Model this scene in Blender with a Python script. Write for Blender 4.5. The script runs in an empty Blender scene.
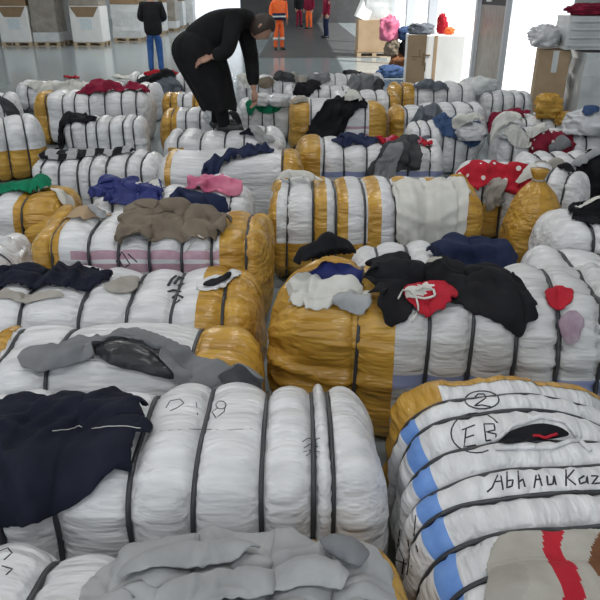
import bpy, bmesh, math, random
import numpy as np
from mathutils import Vector, Matrix
from mathutils.bvhtree import BVHTree

random.seed(4)
RNG = np.random.default_rng(11)
R = math.radians
SC = bpy.context.scene
COL = SC.collection

# ------------------------------------------------------------------ camera
FPX = 650.0
CAM_H = 1.70
PITCH = R(25.35)
cam_d = bpy.data.cameras.new('camera')
cam_d.sensor_width = 36.0
cam_d.lens = 36.0 * FPX / 600.0
cam_d.clip_end = 300
cam = bpy.data.objects.new('camera', cam_d)
COL.objects.link(cam)
cam.location = (0, 0, CAM_H)
cam.rotation_euler = (math.pi / 2 - PITCH, 0, 0)
SC.camera = cam
CAMP = Vector((0, 0, CAM_H))

# ------------------------------------------------------------------ light
SC.view_settings.view_transform = 'Standard'
SC.view_settings.look = 'None'
SC.view_settings.gamma = 1.0
SC.view_settings.use_curve_mapping = False
SC.view_settings.exposure = 0.0
SC.cycles.use_denoising = True
SC.cycles.max_bounces = 6

w = bpy.data.worlds.new('sky')
SC.world = w
w.use_nodes = True
bg = w.node_tree.nodes['Background']
bg.inputs[0].default_value = (0.86, 0.93, 1.0, 1)
bg.inputs[1].default_value = 1.3

sun_d = bpy.data.lights.new('sun', 'SUN')
sun_d.energy = 7.0
sun_d.angle = R(1.0)
sun_d.color = (1.0, 0.97, 0.92)
sun = bpy.data.objects.new('sun', sun_d)
COL.objects.link(sun)
sun.rotation_euler = (0, R(31), R(-32))     # high sun over the open yard on the right

LAMP_POWER = 67.0

# ------------------------------------------------------------------ pixel helpers
def ray(px, py):
    a = (px - 300.0) / FPX
    b = (py - 300.0) / FPX
    cp, sp = math.cos(PITCH), math.sin(PITCH)
    return Vector((a, cp - b * sp, -sp - b * cp)).normalized()

def at(px, py, z):
    d = ray(px, py)
    return CAMP + d * ((z - CAM_H) / d.z)

def at_y(px, py, Y):
    d = ray(px, py)
    return CAMP + d * (Y / d.y)

def pxl(P):
    """world points (n,3) -> pixel coordinates"""
    P = np.asarray(P, float)
    cp, sp = math.cos(PITCH), math.sin(PITCH)
    dz = P[:, 2] - CAM_H
    dep = P[:, 1] * cp - dz * sp
    up = P[:, 1] * sp + dz * cp
    return np.stack([300 + FPX * P[:, 0] / dep, 300 - FPX * up / dep], 1)

# ------------------------------------------------------------------ numpy value noise
_T = RNG.random(65536)
def vnoise(x, y, z):
    x = np.asarray(x, float); y = np.asarray(y, float); z = np.asarray(z, float)
    xi = np.floor(x).astype(np.int64); yi = np.floor(y).astype(np.int64); zi = np.floor(z).astype(np.int64)
    fx, fy, fz = x - xi, y - yi, z - zi
    fx = fx * fx * (3 - 2 * fx); fy = fy * fy * (3 - 2 * fy); fz = fz * fz * (3 - 2 * fz)
    def h(a, b, c):
        return _T[(a * 73856093 ^ b * 19349663 ^ c * 83492791) & 65535]
    def l(a, b, t):
        return a + (b - a) * t
    v = l(l(l(h(xi, yi, zi), h(xi + 1, yi, zi), fx), l(h(xi, yi + 1, zi), h(xi + 1, yi + 1, zi), fx), fy),
          l(l(h(xi, yi, zi + 1), h(xi + 1, yi, zi + 1), fx), l(h(xi, yi + 1, zi + 1), h(xi + 1, yi + 1, zi + 1), fx), fy), fz)
    return v * 2 - 1

# ------------------------------------------------------------------ materials
MATS = {}
def mat(name, col, rough=0.8, col2=None, nscale=8.0, bump=0.0, bscale=60.0, metal=0.0, spec=0.5,
        stretch=None, trans=0.0, coat=0.0, bdist=0.01, bump2=0.0, b2scale=14.0, sheen=0.0, alpha=1.0, coords='Object', bdet=4.0):
    if name in MATS:
        return MATS[name]
    m = bpy.data.materials.new(name)
    m.use_nodes = True
    nt = m.node_tree
    b = nt.nodes['Principled BSDF']
    b.inputs['Base Color'].default_value = (*col, 1)
    b.inputs['Roughness'].default_value = rough
    b.inputs['Metallic'].default_value = metal
    b.inputs['Specular IOR Level'].default_value = spec
    if trans: b.inputs['Transmission Weight'].default_value = trans
    if coat:
        b.inputs['Coat Weight'].default_value = coat
        b.inputs['Coat Roughness'].default_value = 0.12
    if sheen: b.inputs['Sheen Weight'].default_value = sheen
    if alpha < 1: b.inputs['Alpha'].default_value = alpha
    tc = nt.nodes.new('ShaderNodeTexCoord')
    mp = nt.nodes.new('ShaderNodeMapping')
    nt.links.new(tc.outputs[coords], mp.inputs[0])
    if stretch: mp.inputs['Scale'].default_value = stretch
    if col2 is not None:
        n = nt.nodes.new('ShaderNodeTexNoise')
        n.inputs['Scale'].default_value = nscale
        n.inputs['Detail'].default_value = 5
        nt.links.new(mp.outputs[0], n.inputs['Vector'])
        r = nt.nodes.new('ShaderNodeValToRGB')
        r.color_ramp.elements[0].position = 0.34
        r.color_ramp.elements[1].position = 0.66
        r.color_ramp.elements[0].color = (*col, 1)
        r.color_ramp.elements[1].color = (*col2, 1)
        nt.links.new(n.outputs[0], r.inputs[0])
        nt.links.new(r.outputs[0], b.inputs['Base Color'])
    prev = None
    for st, scl in ((bump, bscale), (bump2, b2scale)):
        if st:
            n = nt.nodes.new('ShaderNodeTexNoise')
            n.inputs['Scale'].default_value = scl
            n.inputs['Detail'].default_value = bdet
            nt.links.new(mp.outputs[0], n.inputs['Vector'])
            bp = nt.nodes.new('ShaderNodeBump')
            bp.inputs['Strength'].default_value = st
            bp.inputs['Distance'].default_value = bdist
            nt.links.new(n.outputs[0], bp.inputs['Height'])
            if prev: nt.links.new(prev.outputs[0], bp.inputs['Normal'])
            prev = bp
    if prev: nt.links.new(prev.outputs[0], b.inputs['Normal'])
    MATS[name] = m
    return m

M_SACK = mat('woven_white_sack', (0.57, 0.57, 0.585), 0.34, (0.74, 0.74, 0.75), 3.0, 0.7, 3.2, stretch=(1.3, 7, 7), bdist=0.022, bump2=0.45, b2scale=8, bdet=1.6)
M_SACKG = mat('woven_grey_sack', (0.48, 0.48, 0.485), 0.38, (0.62, 0.62, 0.62), 3.0, 0.7, 3.2, stretch=(1.3, 7, 7), bdist=0.022, bump2=0.45, b2scale=8, bdet=1.6)
M_YEL = mat('amber_film', (0.40, 0.21, 0.028), 0.26, (0.60, 0.35, 0.065), 2.5, 0.8, 3.4, stretch=(1.2, 6, 6), bdist=0.03, bump2=0.4, b2scale=8, bdet=1.5)
M_STRAP = mat('charcoal_strap', (0.035, 0.037, 0.042), 0.4)
M_BLUE = mat('blue_stripe', (0.12, 0.26, 0.62), 0.45, (0.16, 0.32, 0.70), 20)
M_BLUED = mat('dull_blue_stripe', (0.24, 0.28, 0.46), 0.45)
M_PINK = mat('faded_rose_stripe', (0.42, 0.25, 0.31), 0.45, (0.5, 0.33, 0.38), 20)
M_INK = mat('marker_ink', (0.02, 0.02, 0.025), 0.6)
M_CONC = None

def cloth_mat(name, col, col2=None, rough=0.9, sheen=0.0):
    c2 = col2 or tuple(min(1, c * 1.35 + 0.004) for c in col)
    return mat(name, col, rough, c2, 9.0, 0.25, 120.0, bdist=0.004, bump2=0.35, b2scale=22.0, sheen=sheen, spec=0.25)

C_NAVY = cloth_mat('navy_cotton', (0.006, 0.008, 0.018))
C_NAVY2 = cloth_mat('blue_navy_cotton', (0.012, 0.018, 0.05))
C_BLACK = cloth_mat('black_cotton', (0.006, 0.006, 0.008))
C_BLUE = cloth_mat('royal_blue_nylon', (0.02, 0.028, 0.13), rough=0.55)
C_GREY = cloth_mat('mid_grey_cotton', (0.16, 0.165, 0.175), (0.21, 0.215, 0.225))
C_LGREY = cloth_mat('pale_grey_fleece', (0.30, 0.305, 0.31), (0.38, 0.385, 0.39))
C_DGREY = cloth_mat('dark_grey_cotton', (0.045, 0.046, 0.05))
C_KHAKI = cloth_mat('khaki_cotton', (0.155, 0.125, 0.095), (0.2, 0.165, 0.125))
C_BEIGE = cloth_mat('beige_cotton', (0.30, 0.28, 0.25), (0.38, 0.355, 0.32))
C_WHITE = cloth_mat('off_white_cotton', (0.55, 0.54, 0.50), (0.63, 0.62, 0.58))
C_RED = cloth_mat('red_cotton', (0.34, 0.012, 0.025), (0.45, 0.02, 0.035))
C_MAROON = cloth_mat('maroon_cotton', (0.16, 0.01, 0.03), (0.26, 0.015, 0.045))
C_PINK = cloth_mat('pink_knit', (0.5, 0.10, 0.20), (0.62, 0.2, 0.3), rough=0.35)
C_GREEN = cloth_mat('green_cotton', (0.004, 0.13, 0.065), (0.008, 0.2, 0.1))
C_BROWN = cloth_mat('brown_fleece', (0.13, 0.055, 0.025), (0.17, 0.075, 0.035))
C_CREAM = cloth_mat('cream_fleece', (0.33, 0.31, 0.27), (0.42, 0.40, 0.36))
C_DENIM = cloth_mat('denim', (0.03, 0.06, 0.14), (0.05, 0.09, 0.19))
C_SLATE = cloth_mat('slate_cotton', (0.10, 0.115, 0.14), (0.15, 0.165, 0.19))
def polka(name, col):
    m = cloth_mat(name, col)
    nt = m.node_tree; b = nt.nodes['Principled BSDF']
    v = nt.nodes.new('ShaderNodeTexVoronoi'); v.inputs['Scale'].default_value = 13.0; v.inputs['Randomness'].default_value = 0.35
    tc = nt.nodes.new('ShaderNodeTexCoord'); nt.links.new(tc.outputs['Object'], v.inputs['Vector'])
    ma = nt.nodes.new('ShaderNodeMath'); ma.operation = 'LESS_THAN'; ma.inputs[1].default_value = 0.24
    nt.links.new(v.outputs['Distance'], ma.inputs[0])
    mx = nt.nodes.new('ShaderNodeMix'); mx.data_type = 'RGBA'
    src = b.inputs['Base Color'].links[0].from_socket
    nt.links.new(ma.outputs[0], mx.inputs['Factor']); nt.links.new(src, mx.inputs[6]); mx.inputs[7].default_value = (0.7, 0.68, 0.66, 1)
    nt.links.new(mx.outputs[2], b.inputs['Base Color'])
    return m
C_POLKA = polka('red_polka', (0.36, 0.012, 0.025))
C_POLKAD = polka('dark_red_polka', (0.17, 0.01, 0.025))
M_BLKPLASTIC = mat('black_packed_plastic', (0.012, 0.013, 0.016), 0.42, bump=0.5, bscale=25, coat=0.15)
M_CLEAR = mat('cloudy_plastic', (0.62, 0.63, 0.65), 0.25, (0.5, 0.5, 0.52), 12, 0.6, 18, coat=0.5, bdist=0.02)
M_CARD = mat('cardboard', (0.36, 0.25, 0.15), 0.8, (0.42, 0.30, 0.185), 4, 0.1, 40)
M_CARDD = mat('dark_cardboard', (0.23, 0.15, 0.085), 0.8, (0.28, 0.19, 0.11), 4)
M_WOOD = mat('pallet_wood', (0.40, 0.30, 0.19), 0.8, (0.5, 0.39, 0.26), 6)
M_WCARD = mat('white_carton', (0.72, 0.72, 0.70), 0.6, (0.78, 0.78, 0.76), 4)
M_WFILM = mat('white_stretch_film', (0.66, 0.68, 0.68), 0.3, (0.56, 0.58, 0.58), 5, 0.4, 12, bdist=0.02)
M_GFILM = mat('grey_brown_stretch_film', (0.25, 0.22, 0.18), 0.35, (0.34, 0.31, 0.27), 5, 0.4, 12, bdist=0.02)
M_STEEL = mat('painted_steel', (0.55, 0.58, 0.62), 0.4)
M_DARK = mat('dark_paint', (0.035, 0.036, 0.04), 0.6)
M_WALL = mat('grey_wall_paint', (0.38, 0.40, 0.40), 0.8, (0.43, 0.45, 0.45), 2)
M_DWALL = mat('dark_partition_paint', (0.05, 0.05, 0.053), 0.8, (0.07, 0.07, 0.073), 2)
M_SKIN = mat('skin', (0.42, 0.24, 0.17), 0.6)
M_HAIR = mat('dark_hair', (0.03, 0.018, 0.013), 0.6, bump=0.4, bscale=60)
M_ORANGE = mat('hi_vis_orange', (0.85, 0.12, 0.02), 0.7, (0.92, 0.17, 0.03), 9)
M_REFL = mat('reflective_tape', (0.62, 0.64, 0.62), 0.4)
M_SHOE = mat('black_leather', (0.015, 0.015, 0.016), 0.45)
M_LABEL = mat('printed_label', (0.50, 0.58, 0.62), 0.6, (0.7, 0.76, 0.78), 30)
M_LENS = mat('lamp_lens', (0.9, 0.9, 0.9), 0.4)

# ------------------------------------------------------------------ object helpers
def link(o, parent=None):
    COL.objects.link(o)
    if parent is not None: o.parent = parent
    return o

def tag(o, label=None, cat=None, group=None, kind=None):
    if label: o['label'] = label
    if cat: o['category'] = cat
    if group: o['group'] = group
    if kind: o['kind'] = kind
    return o

def empty(name, loc, rz=0, label=None, cat=None, group=None):
    o = bpy.data.objects.new(name, None)
    o.empty_display_size = 0.1
    o.location = loc
    o.rotation_euler = (0, 0, rz)
    link(o)
    return tag(o, label, cat, group)

def mesh_obj(name, V, F, mats, parent=None, smooth=True, mi=None):
    me = bpy.data.meshes.new(name)
    me.from_pydata([tuple(v) for v in V], [], [tuple(int(i) for i in f) for f in F])
    if not isinstance(mats, (list, tuple)): mats = [mats]
    for m in mats: me.materials.append(m)
    if mi is not None: me.polygons.foreach_set('material_index', np.asarray(mi, np.int32))
    me.polygons.foreach_set('use_smooth', np.full(len(me.polygons), smooth))
    me.update()
    o = bpy.data.objects.new(name, me)
    return link(o, parent)

class MB:
    """collects boxes, tubes and prisms into one mesh"""
    def __init__(s): s.V = []; s.F = []
    def add(s, V, F):
        n = len(s.V); s.V += [tuple(v) for v in V]; s.F += [tuple(i + n for i in f) for f in F]; return s
    def box(s, c, d, rz=0.0, bev=0.0):
        bm = bmesh.new()
        bmesh.ops.create_cube(bm, size=1)
        bmesh.ops.scale(bm, vec=d, verts=bm.verts)
        if bev: bmesh.ops.bevel(bm, geom=bm.edges[:], offset=bev, segments=2, affect='EDGES')
        if rz: bmesh.ops.rotate(bm, cent=(0, 0, 0), matrix=Matrix.Rotation(rz, 3, 'Z'), verts=bm.verts)
        bmesh.ops.translate(bm, vec=c, verts=bm.verts)
        bm.verts.index_update()
        V = [v.co[:] for v in bm.verts]; F = [[v.index for v in f.verts] for f in bm.faces]
        bm.free()
        return s.add(V, F)
    def tube(s, P, rad, seg=8, flat=1.0):
        V, F = tube(P, rad, seg, flat); return s.add(V, F)
    def build(s, name, m, parent=None, smooth=False):
        return mesh_obj(name, s.V, s.F, m, parent, smooth)

def tube(P, rad, seg=8, flat=1.0):
    P = [Vector(p) for p in P]
    n = len(P)
    if not hasattr(rad, '__len__'): rad = [rad] * n
    V = []; F = []
    up = Vector((0.13, 0.21, 0.97))
    for i, p in enumerate(P):
        t = (P[min(i + 1, n - 1)] - P[max(i - 1, 0)])
        if t.length < 1e-9: t = Vector((1, 0, 0))
        t.normalize()
        if abs(t.dot(up)) > 0.95: up2 = Vector((1, 0, 0))
        else: up2 = up
        a = t.cross(up2).normalized(); b = a.cross(t)
        for k in range(seg):
            an = 2 * math.pi * k / seg
            V.append(p + a * (math.cos(an) * rad[i]) + b * (math.sin(an) * rad[i] * flat))
    for i in range(n - 1):
        for k in range(seg):
            F.append((i * seg + k, i * seg + (k + 1) % seg, (i + 1) * seg + (k + 1) % seg, (i + 1) * seg + k))
    F.append(tuple(range(seg))[::-1]); F.append(tuple((n - 1) * seg + k for k in range(seg)))
    return V, F

# obstacles on which things rest: world-space BVH trees
OBST = []
def add_obst(V, F, owner=None):
    V = np.asarray(V, float)
    t = BVHTree.FromPolygons([tuple(v) for v in V], [tuple(int(i) for i in f) for f in F])
    OBST.append((t, V.min(0), V.max(0), owner))

def cast(px, py, skip=None, only=None):
    d = ray(px, py)
    best = None
    for t, lo, hi, ow in OBST:
        if only is not None and ow is not only: continue
        h, n, i, dist = t.ray_cast(CAMP, d)
        if h is not None and (best is None or dist < best[2]): best = (h, n, dist)
    if best is None and only is None:
        h = at(px, py, 0.0); best = (h, Vector((0, 0, 1)), (h - CAMP).length)
    return best

def height(x, y):
    z = 0.0
    for t, lo, hi, ow in OBST:
        if lo[0] <= x <= hi[0] and lo[1] <= y <= hi[1]:
            h = t.ray_cast(Vector((x, y, 4)), Vector((0, 0, -1)))[0]
            if h is not None and h.z > z: z = h.z
    return z

def hfield(x0, y0, x1, y1, res):
    nx = max(4, int((x1 - x0) / res) + 1); ny = max(4, int((y1 - y0) / res) + 1)
    H = np.zeros((nx, ny))
    dn = Vector((0, 0, -1))
    for t, lo, hi, ow in OBST:
        i0 = max(0, int((lo[0] - x0) / res)); i1 = min(nx - 1, int((hi[0] - x0) / res) + 1)
        j0 = max(0, int((lo[1] - y0) / res)); j1 = min(ny - 1, int((hi[1] - y0) / res) + 1)
        if i1 < i0 or j1 < j0: continue
        for i in range(i0, i1 + 1):
            for j in range(j0, j1 + 1):
                h = t.ray_cast(Vector((x0 + i * res, y0 + j * res, 4)), dn)[0]
                if h is not None and h.z > H[i, j]: H[i, j] = h.z
    P = np.pad(H, 1, mode='edge')
    H = np.max([P[1:-1, 1:-1], P[:-2, 1:-1], P[2:, 1:-1], P[1:-1, :-2], P[1:-1, 2:]], axis=0)
    P = np.pad(H, 1, mode='edge')
    H = 0.25 * P[1:-1, 1:-1] + 0.125 * (P[:-2, 1:-1] + P[2:, 1:-1] + P[1:-1, :-2] + P[1:-1, 2:]) \
        + 0.0625 * (P[:-2, :-2] + P[2:, :-2] + P[:-2, 2:] + P[2:, 2:])
    return H

# ================================================================== THE BUILDING
def structure(name, V_or_mb, m, smooth=False, parent=None):
    o = V_or_mb.build(name, m, parent, smooth)
    if parent is None: o['kind'] = 'structure'
    return o

M_FLOOR = mat('polished_concrete', (0.24, 0.285, 0.30), 0.15, (0.31, 0.35, 0.36), 1.2, 0.04, 3.0, bdist=0.02)
M_YARD = mat('pale_yard_concrete', (0.62, 0.62, 0.60), 0.9, (0.70, 0.70, 0.68), 0.8)
M_DFLOOR = mat('dark_floor', (0.055, 0.058, 0.06), 0.35, (0.075, 0.078, 0.08), 1.5)

structure('floor', MB().box((-6.4, 22, -0.1), (19.6, 54, 0.2)).box((4.3, 3.1, -0.1), (1.8, 16.2, 0.2)), M_FLOOR)
structure('ground', MB().box((24.4, 36.2, -0.12), (42, 50, 0.2)), M_YARD)
structure('floor_dark_strip', MB().box((0.55, 31.4, 0.004), (3.5, 23.2, 0.008)), M_DFLOOR)  # strip of floor in a darker colour than the rest
structure('wall_left', MB().box((-16.3, 6.5, 3.0), (0.2, 23, 6)).box((-16.3, 33.5, 5.4), (0.2, 31, 1.2)), M_WALL)
structure('ground_left', MB().box((-31.4, 36, -0.12), (30, 50, 0.2)), M_YARD)
structure('wall_right', MB().box((5.3, 3.1, 3.0), (0.2, 16.2, 6)).box((4.75, 11.1, 3), (0.9, 0.2, 6)), M_WALL)
structure('wall_back', MB().box((-12.2, 49, 3), (8.4, 0.2, 6)).box((-5.8, 49, 5.0), (4.4, 0.2, 2)), M_WALL)
structure('wall_partition', MB().box((0.9, 43.1, 3), (9.0, 0.2, 6)), M_DWALL)
structure('ceiling', MB().box((-6.4, 22, 6.1), (19.6, 54, 0.2)).box((4.4, 3.1, 6.1), (2.0, 16.2, 0.2)).box((3.5, 30.2, 5.6), (0.2, 38, 1.2)), M_WALL)

# added ceiling lamps (long strip fittings), never in view, to light the interior
LN = 0
for ly in (-1.2, 3.6, 8.4, 14.5, 19.5, 24.0, 30.0, 37.0):
    for lx in (-4.2, 0.9):
        if ly > 10 and lx > 0: continue
        e = empty('added_ceiling_lamp', (lx, ly, 5.95), 0,
                  'added white strip lamp on the ceiling, out of the picture, to light the interior', 'lamp', 'added ceiling strip lamps')
        MB().box((0, 0, 0), (1.5, 0.34, 0.08), bev=0.01).build('housing', M_STEEL, e)
        MB().box((0, 0, -0.045), (1.42, 0.28, 0.012)).build('lens', M_LENS, e)
        ld = bpy.data.lights.new('added_strip_light', 'AREA')
        ld.shape = 'RECTANGLE'; ld.size = 1.4; ld.size_y = 0.3
        ld.energy = LAMP_POWER * (1.0 if ly < 10 else 2.3); ld.color = (1.0, 0.985, 0.96)  # rear lamps boosted to brighten the background
        lo = bpy.data.objects.new('added_strip_light', ld)
        lo.location = (0, 0, -0.06)
        link(lo, e)

# ================================================================== BALES
def bale(label, centre, L, W, H, rz=0.0, straps=None, n_straps=7, yel=None, stripe=None, stripe_m=None,
         z0=0.0, seed=0, near=1.0, ends=(0.13, 0.13), pinch=0.030, sack=None, sup=3.7, lump=0.028, gather=0.012, glen=0.30,
         strap_w=0.0135, name='clothing_bale', group=None, sag=0.0):
    """one strapped bale: sack skin, amber film over part of it, and its straps"""
    hl = L / 2
    if straps is None:
        straps = [(-1 + 2 * (i + 0.9) / (n_straps + 0.8)) * hl * 0.98 for i in range(n_straps)]
        straps = [q + random.uniform(-0.022, 0.022) for q in straps]
    straps = sorted(straps)
    e0, e1 = ends
    nt_ = int(84 * near) if near >= 1 else int(44 + 40 * near)
    # cross-section resampled by arc length
    th = np.linspace(-math.pi / 2, 1.5 * math.pi, 721)
    cy = np.sign(np.cos(th)) * np.abs(np.cos(th)) ** (2 / sup)
    cz = np.sign(np.sin(th)) * np.abs(np.sin(th)) ** (2 / sup)
    dl = np.hypot(np.diff(cy) * W, np.diff(cz) * H)
    s = np.concatenate([[0], np.cumsum(dl)])
    q = np.linspace(0, s[-1], nt_ + 1)[:-1]
    cy = np.interp(q, s, cy); cz = np.interp(q, s, cz)
    # ring positions
    cuts = [-(hl - e0)] + list(straps) + [hl - e1]
    xs = []
    hw = strap_w * 0.6
    m = max(4, int(11 * near))
    for a, b in zip(cuts[:-1], cuts[1:]):
        if b - a < 2.4 * hw:
            continue
        a2 = a + (hw if a in straps else 0); b2 = b - (hw if b in straps else 0)
        u = 0.5 - 0.5 * np.cos(np.linspace(0, math.pi, m))
        u = 0.5 * u + 0.5 * np.linspace(0, 1, m)
        xs += list(a2 + (b2 - a2) * u)
        if b in straps: xs.append(b)
    xs = np.unique(np.round(np.array(xs), 5))
    rs = np.ones(len(xs))
    ne = max(6, int(11 * near))
    ph = np.linspace(0, math.pi / 2, ne + 1)[1:]
    xl = -(hl - e0) - e0 * np.sin(ph); xr = (hl - e1) + e1 * np.sin(ph)
    rr = np.maximum(np.cos(ph), 0.0) ** 0.62
    rr[-1] = 0.03
    X = np.concatenate([xl[::-1], xs, xr]); Rr = np.concatenate([rr[::-1], rs, rr])
    nr = len(X)
    XX = X[:, None] * np.ones(nt_)[None]
    RR = Rr[:, None] * np.ones(nt_)[None]
    st = np.array(straps)
    # bulge between straps
    d = np.abs(X[:, None] - st[None]).min(1) if len(st) else np.full(nr, 9.0)
    dd = np.maximum(0, d - hw)
    f = np.zeros(nr)
    full = np.full(nr, 0.08)
    for i in range(nr):
        k = np.searchsorted(st, X[i]) if len(st) else 0
        if 0 < k < len(st): full[i] = max(0.02, (st[k] - st[k - 1]) / 2 - hw)
    f = np.clip(dd / full, 0, 1)
    f = (1 - (1 - f) ** 2) ** 0.62
    inw = pinch * (1 - f)
    sd = seed * 7.31
    Y0 = cy[None] * (W / 2) * RR
    Z0 = cz[None] * (H / 2) * RR
    nrm = np.stack([cy * H, cz * W], 1); 
    nrm = np.sign(nrm) * np.abs(nrm) ** 1.6
    nrm /= np.linalg.norm(nrm, axis=1)[:, None] + 1e-9
    g = lump * vnoise(XX * 3.1 + sd, Y0 * 3.1 + sd, Z0 * 3.1 - sd) + 0.5 * lump * vnoise(XX * 7 + sd, Y0 * 7, Z0 * 7 + sd)
    ang = np.linspace(0, 1, nt_, endpoint=False)[None] * np.ones(nr)[:, None]
    wr = vnoise(XX * 4 + sd, np.cos(ang * 6.283) * 9 + sd, np.sin(ang * 6.283) * 9)
    wr2 = vnoise(XX * 9 + sd, np.cos(ang * 6.283) * 19 - sd, np.sin(ang * 6.283) * 19)
    tight = np.exp(-dd / 0.035)[:, None]
    endz = np.clip((np.abs(XX) - (hl - glen)) / glen, 0, 1)
    off = g + wr * (0.005 + gather * endz) + wr2 * (0.003 + 0.004 * tight + 0.5 * gather * endz) - inw[:, None] * (0.75 + 0.25 * (cz[None] > -0.5))
    off = np.where(RR < 0.2, off * 0.4, off)
    Y = Y0 + nrm[None, :, 0] * off
    Z = Z0 + nrm[None, :, 1] * off
    if sag: Z = Z - sag * (np.abs(XX) / hl) ** 2 * H * (Z0 / H + 0.5)
    Z = Z + H / 2
    Z = np.maximum(Z, 0.0)
    V = np.stack([XX, Y, Z], 2)
    # round the cap in x with some noise so the end is not a flat dome
    V[:, :, 0] += 0.03 * endz * vnoise(XX * 2 + sd, Y * 4, Z * 4 + sd)
    Fs = []
    for i in range(nr - 1):
        a = i * nt_; b = a + nt_
        k = np.arange(nt_); k2 = (k + 1) % nt_
        Fs.append(np.stack([a + k, b + k, b + k2, a + k2], 1))
    F = np.concatenate(Fs)
    Vf = V.reshape(-1, 3)
    cen = Vf[F].mean(1)
    ri = F[:, 0] // nt_; ti = F[:, 0] % nt_; t2 = (ti + 1) % nt_
    xn = (X[ri] + X[np.minimum(ri + 1, nr - 1)]) / 2 / hl        # nominal, noise-free coordinates on the skin
    yn = (cy[ti] + cy[t2]) / 2; zn = ((cz[ti] + cz[t2]) / 2 + 1) / 2
    mi = np.zeros(len(F), int)
    if stripe is not None:
        mi[stripe(xn, yn, zn)] = 1
    root = empty(name, (centre[0], centre[1], z0), rz, label, 'bale', group)
    caps = [tuple(range(nt_)), tuple((nr - 1) * nt_ + k for k in range(nt_))[::-1]]
    allF = [tuple(q) for q in F] + caps
    sk = sack or M_SACK
    mesh_obj('sack', Vf, allF, [sk, stripe_m or M_BLUE], root, True, list(mi) + [0, 0])
    # normals for offsets
    def vnorm():
        N = np.zeros_like(Vf)
        a = Vf[F[:, 2]] - Vf[F[:, 0]]; b = Vf[F[:, 3]] - Vf[F[:, 1]]
        n = np.cross(a, b)
        for c in range(4): np.add.at(N, F[:, c], n)
        return N / (np.linalg.norm(N, axis=1)[:, None] + 1e-12)
    N = vnorm()
    # outward check
    if (N[:, 2] * (Vf[:, 2] - H / 2)).sum() < 0: N = -N
    for yl in (yel if isinstance(yel, (list, tuple)) else [yel] if yel else []):
        sel = yl(xn, yn, zn)
        if not sel.any(): continue
        FY = F[sel]
        used = np.unique(FY)
        remap = -np.ones(len(Vf), int); remap[used] = np.arange(len(used))
        VY = Vf[used] + N[used] * 0.0025
        VY[:, 2] = np.maximum(VY[:, 2], 0.002)
        capy = []
        for cp in caps:
            if all(remap[i] >= 0 for i in cp): capy.append(tuple(remap[i] for i in cp))
        mesh_obj('amber_film', VY, [tuple(remap[q]) for q in FY] + capy, M_YEL, root)
    for sx in straps:
        i = int(np.argmin(np.abs(X - sx)))
        ring = V[i].copy(); NN = N.reshape(nr, nt_, 3)[i].copy()
        NN[:, 0] = 0; NN /= np.linalg.norm(NN, axis=1)[:, None] + 1e-9
        smo = ring.copy()
        for _ in range(8): smo = 0.5 * smo + 0.25 * (np.roll(smo, 1, 0) + np.roll(smo, -1, 0))
        dv = ((ring - smo) * NN).sum(1)
        dv = np.max([np.roll(dv, q) for q in (-3, -2, -1, 0, 1, 2, 3)], axis=0)
        for _ in range(4): dv = 0.5 * dv + 0.25 * (np.roll(dv, 1) + np.roll(dv, -1))
        o1 = smo + NN * (dv + 0.0048)[:, None]; o0 = ring + NN * 0.0005
        h2 = strap_w / 2
        tilt = RNG.normal(0, 0.006)
        dx = tilt * np.cos(np.linspace(0, 6.283, nt_, endpoint=False))
        P = []
        for base, ox in ((o0, -h2), (o1, -h2), (o1, h2), (o0, h2)):
            q = base.copy(); q[:, 0] = sx + ox + dx; q[:, 2] = np.maximum(q[:, 2], 0.0005); P.append(q)
        VS = np.concatenate(P)
        FS = []
        for c in range(4):
            c2 = (c + 1) % 4
            for k in range(nt_):
                k2 = (k + 1) % nt_
                FS.append((c * nt_ + k, c2 * nt_ + k, c2 * nt_ + k2, c * nt_ + k2))
        mesh_obj('strap', VS, FS, M_STRAP, root)
    M = Matrix.Translation((centre[0], centre[1], z0)) @ Matrix.Rotation(rz, 4, 'Z')
    Mw = np.array(M)
    Vw = Vf @ Mw[:3, :3].T + Mw[:3, 3]
    add_obst(Vw, allF, root)
    return root

BALES = {}
def B(key, label, cx, cy, L, W, H, **k):
    BALES[key] = bale(label, (cx, cy), L, W, H, seed=len(BALES) + 1, **k)
    return BALES[key]

def both(a, b): return [lambda x, y, z: x < a, lambda x, y, z: x > b]
def left(a): return lambda x, y, z: x < a
def right(b): return lambda x, y, z: x > b

# --- front rows
B('b1', 'white strapped bale with amber end nearest the camera, under the grey sweatshirt', -0.36, 0.965, 1.24, 0.56, 0.50,
  straps=[-0.42, -0.24, -0.06, 0.12, 0.30, 0.42], yel=right(0.62), near=1.3)
B('b2', 'long white strapped bale with marker scribbles and navy sweatshirt on its left', -0.42, 1.60, 1.36, 0.60, 0.55,
  straps=[-0.545, -0.40, -0.245, -0.04, 0.133, 0.317, 0.455, 0.51], near=1.5, ends=(0.13, 0.16), pinch=0.032)
B('b3', 'large white bale with blue edge stripe, marker lettering and a torn slit', 0.665, 1.25, 1.32, 0.76, 0.575, rz=R(91),
  straps=[-0.47, -0.35, -0.22, -0.085, 0.025, 0.13, 0.235, 0.37, 0.46],
  yel=lambda x, y, z: x > 0.80 - 0.12 * (y > 0.55), stripe=lambda x, y, z: (y > 0.80) & (z > 0.80) & (z < 0.91),
  stripe_m=M_BLUE, strap_w=0.010, near=1.5, pinch=0.026, ends=(0.1, 0.12), sup=3.0)
B('b4', 'white bale with amber ends carrying the grey trousers', -0.71, 2.185, 1.10, 0.52, 0.50,
  n_straps=4, yel=both(-0.78, 0.56), near=1.2, straps=[-0.42, -0.2, 0.31])
B('b5', 'white bale with torn film and amber right end, navy sweater on its left', -0.86, 2.765, 1.36, 0.60, 0.485,
  straps=[-0.53, -0.36, -0.1, 0.1, 0.29, 0.52], yel=right(0.60), near=1.2)
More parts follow.
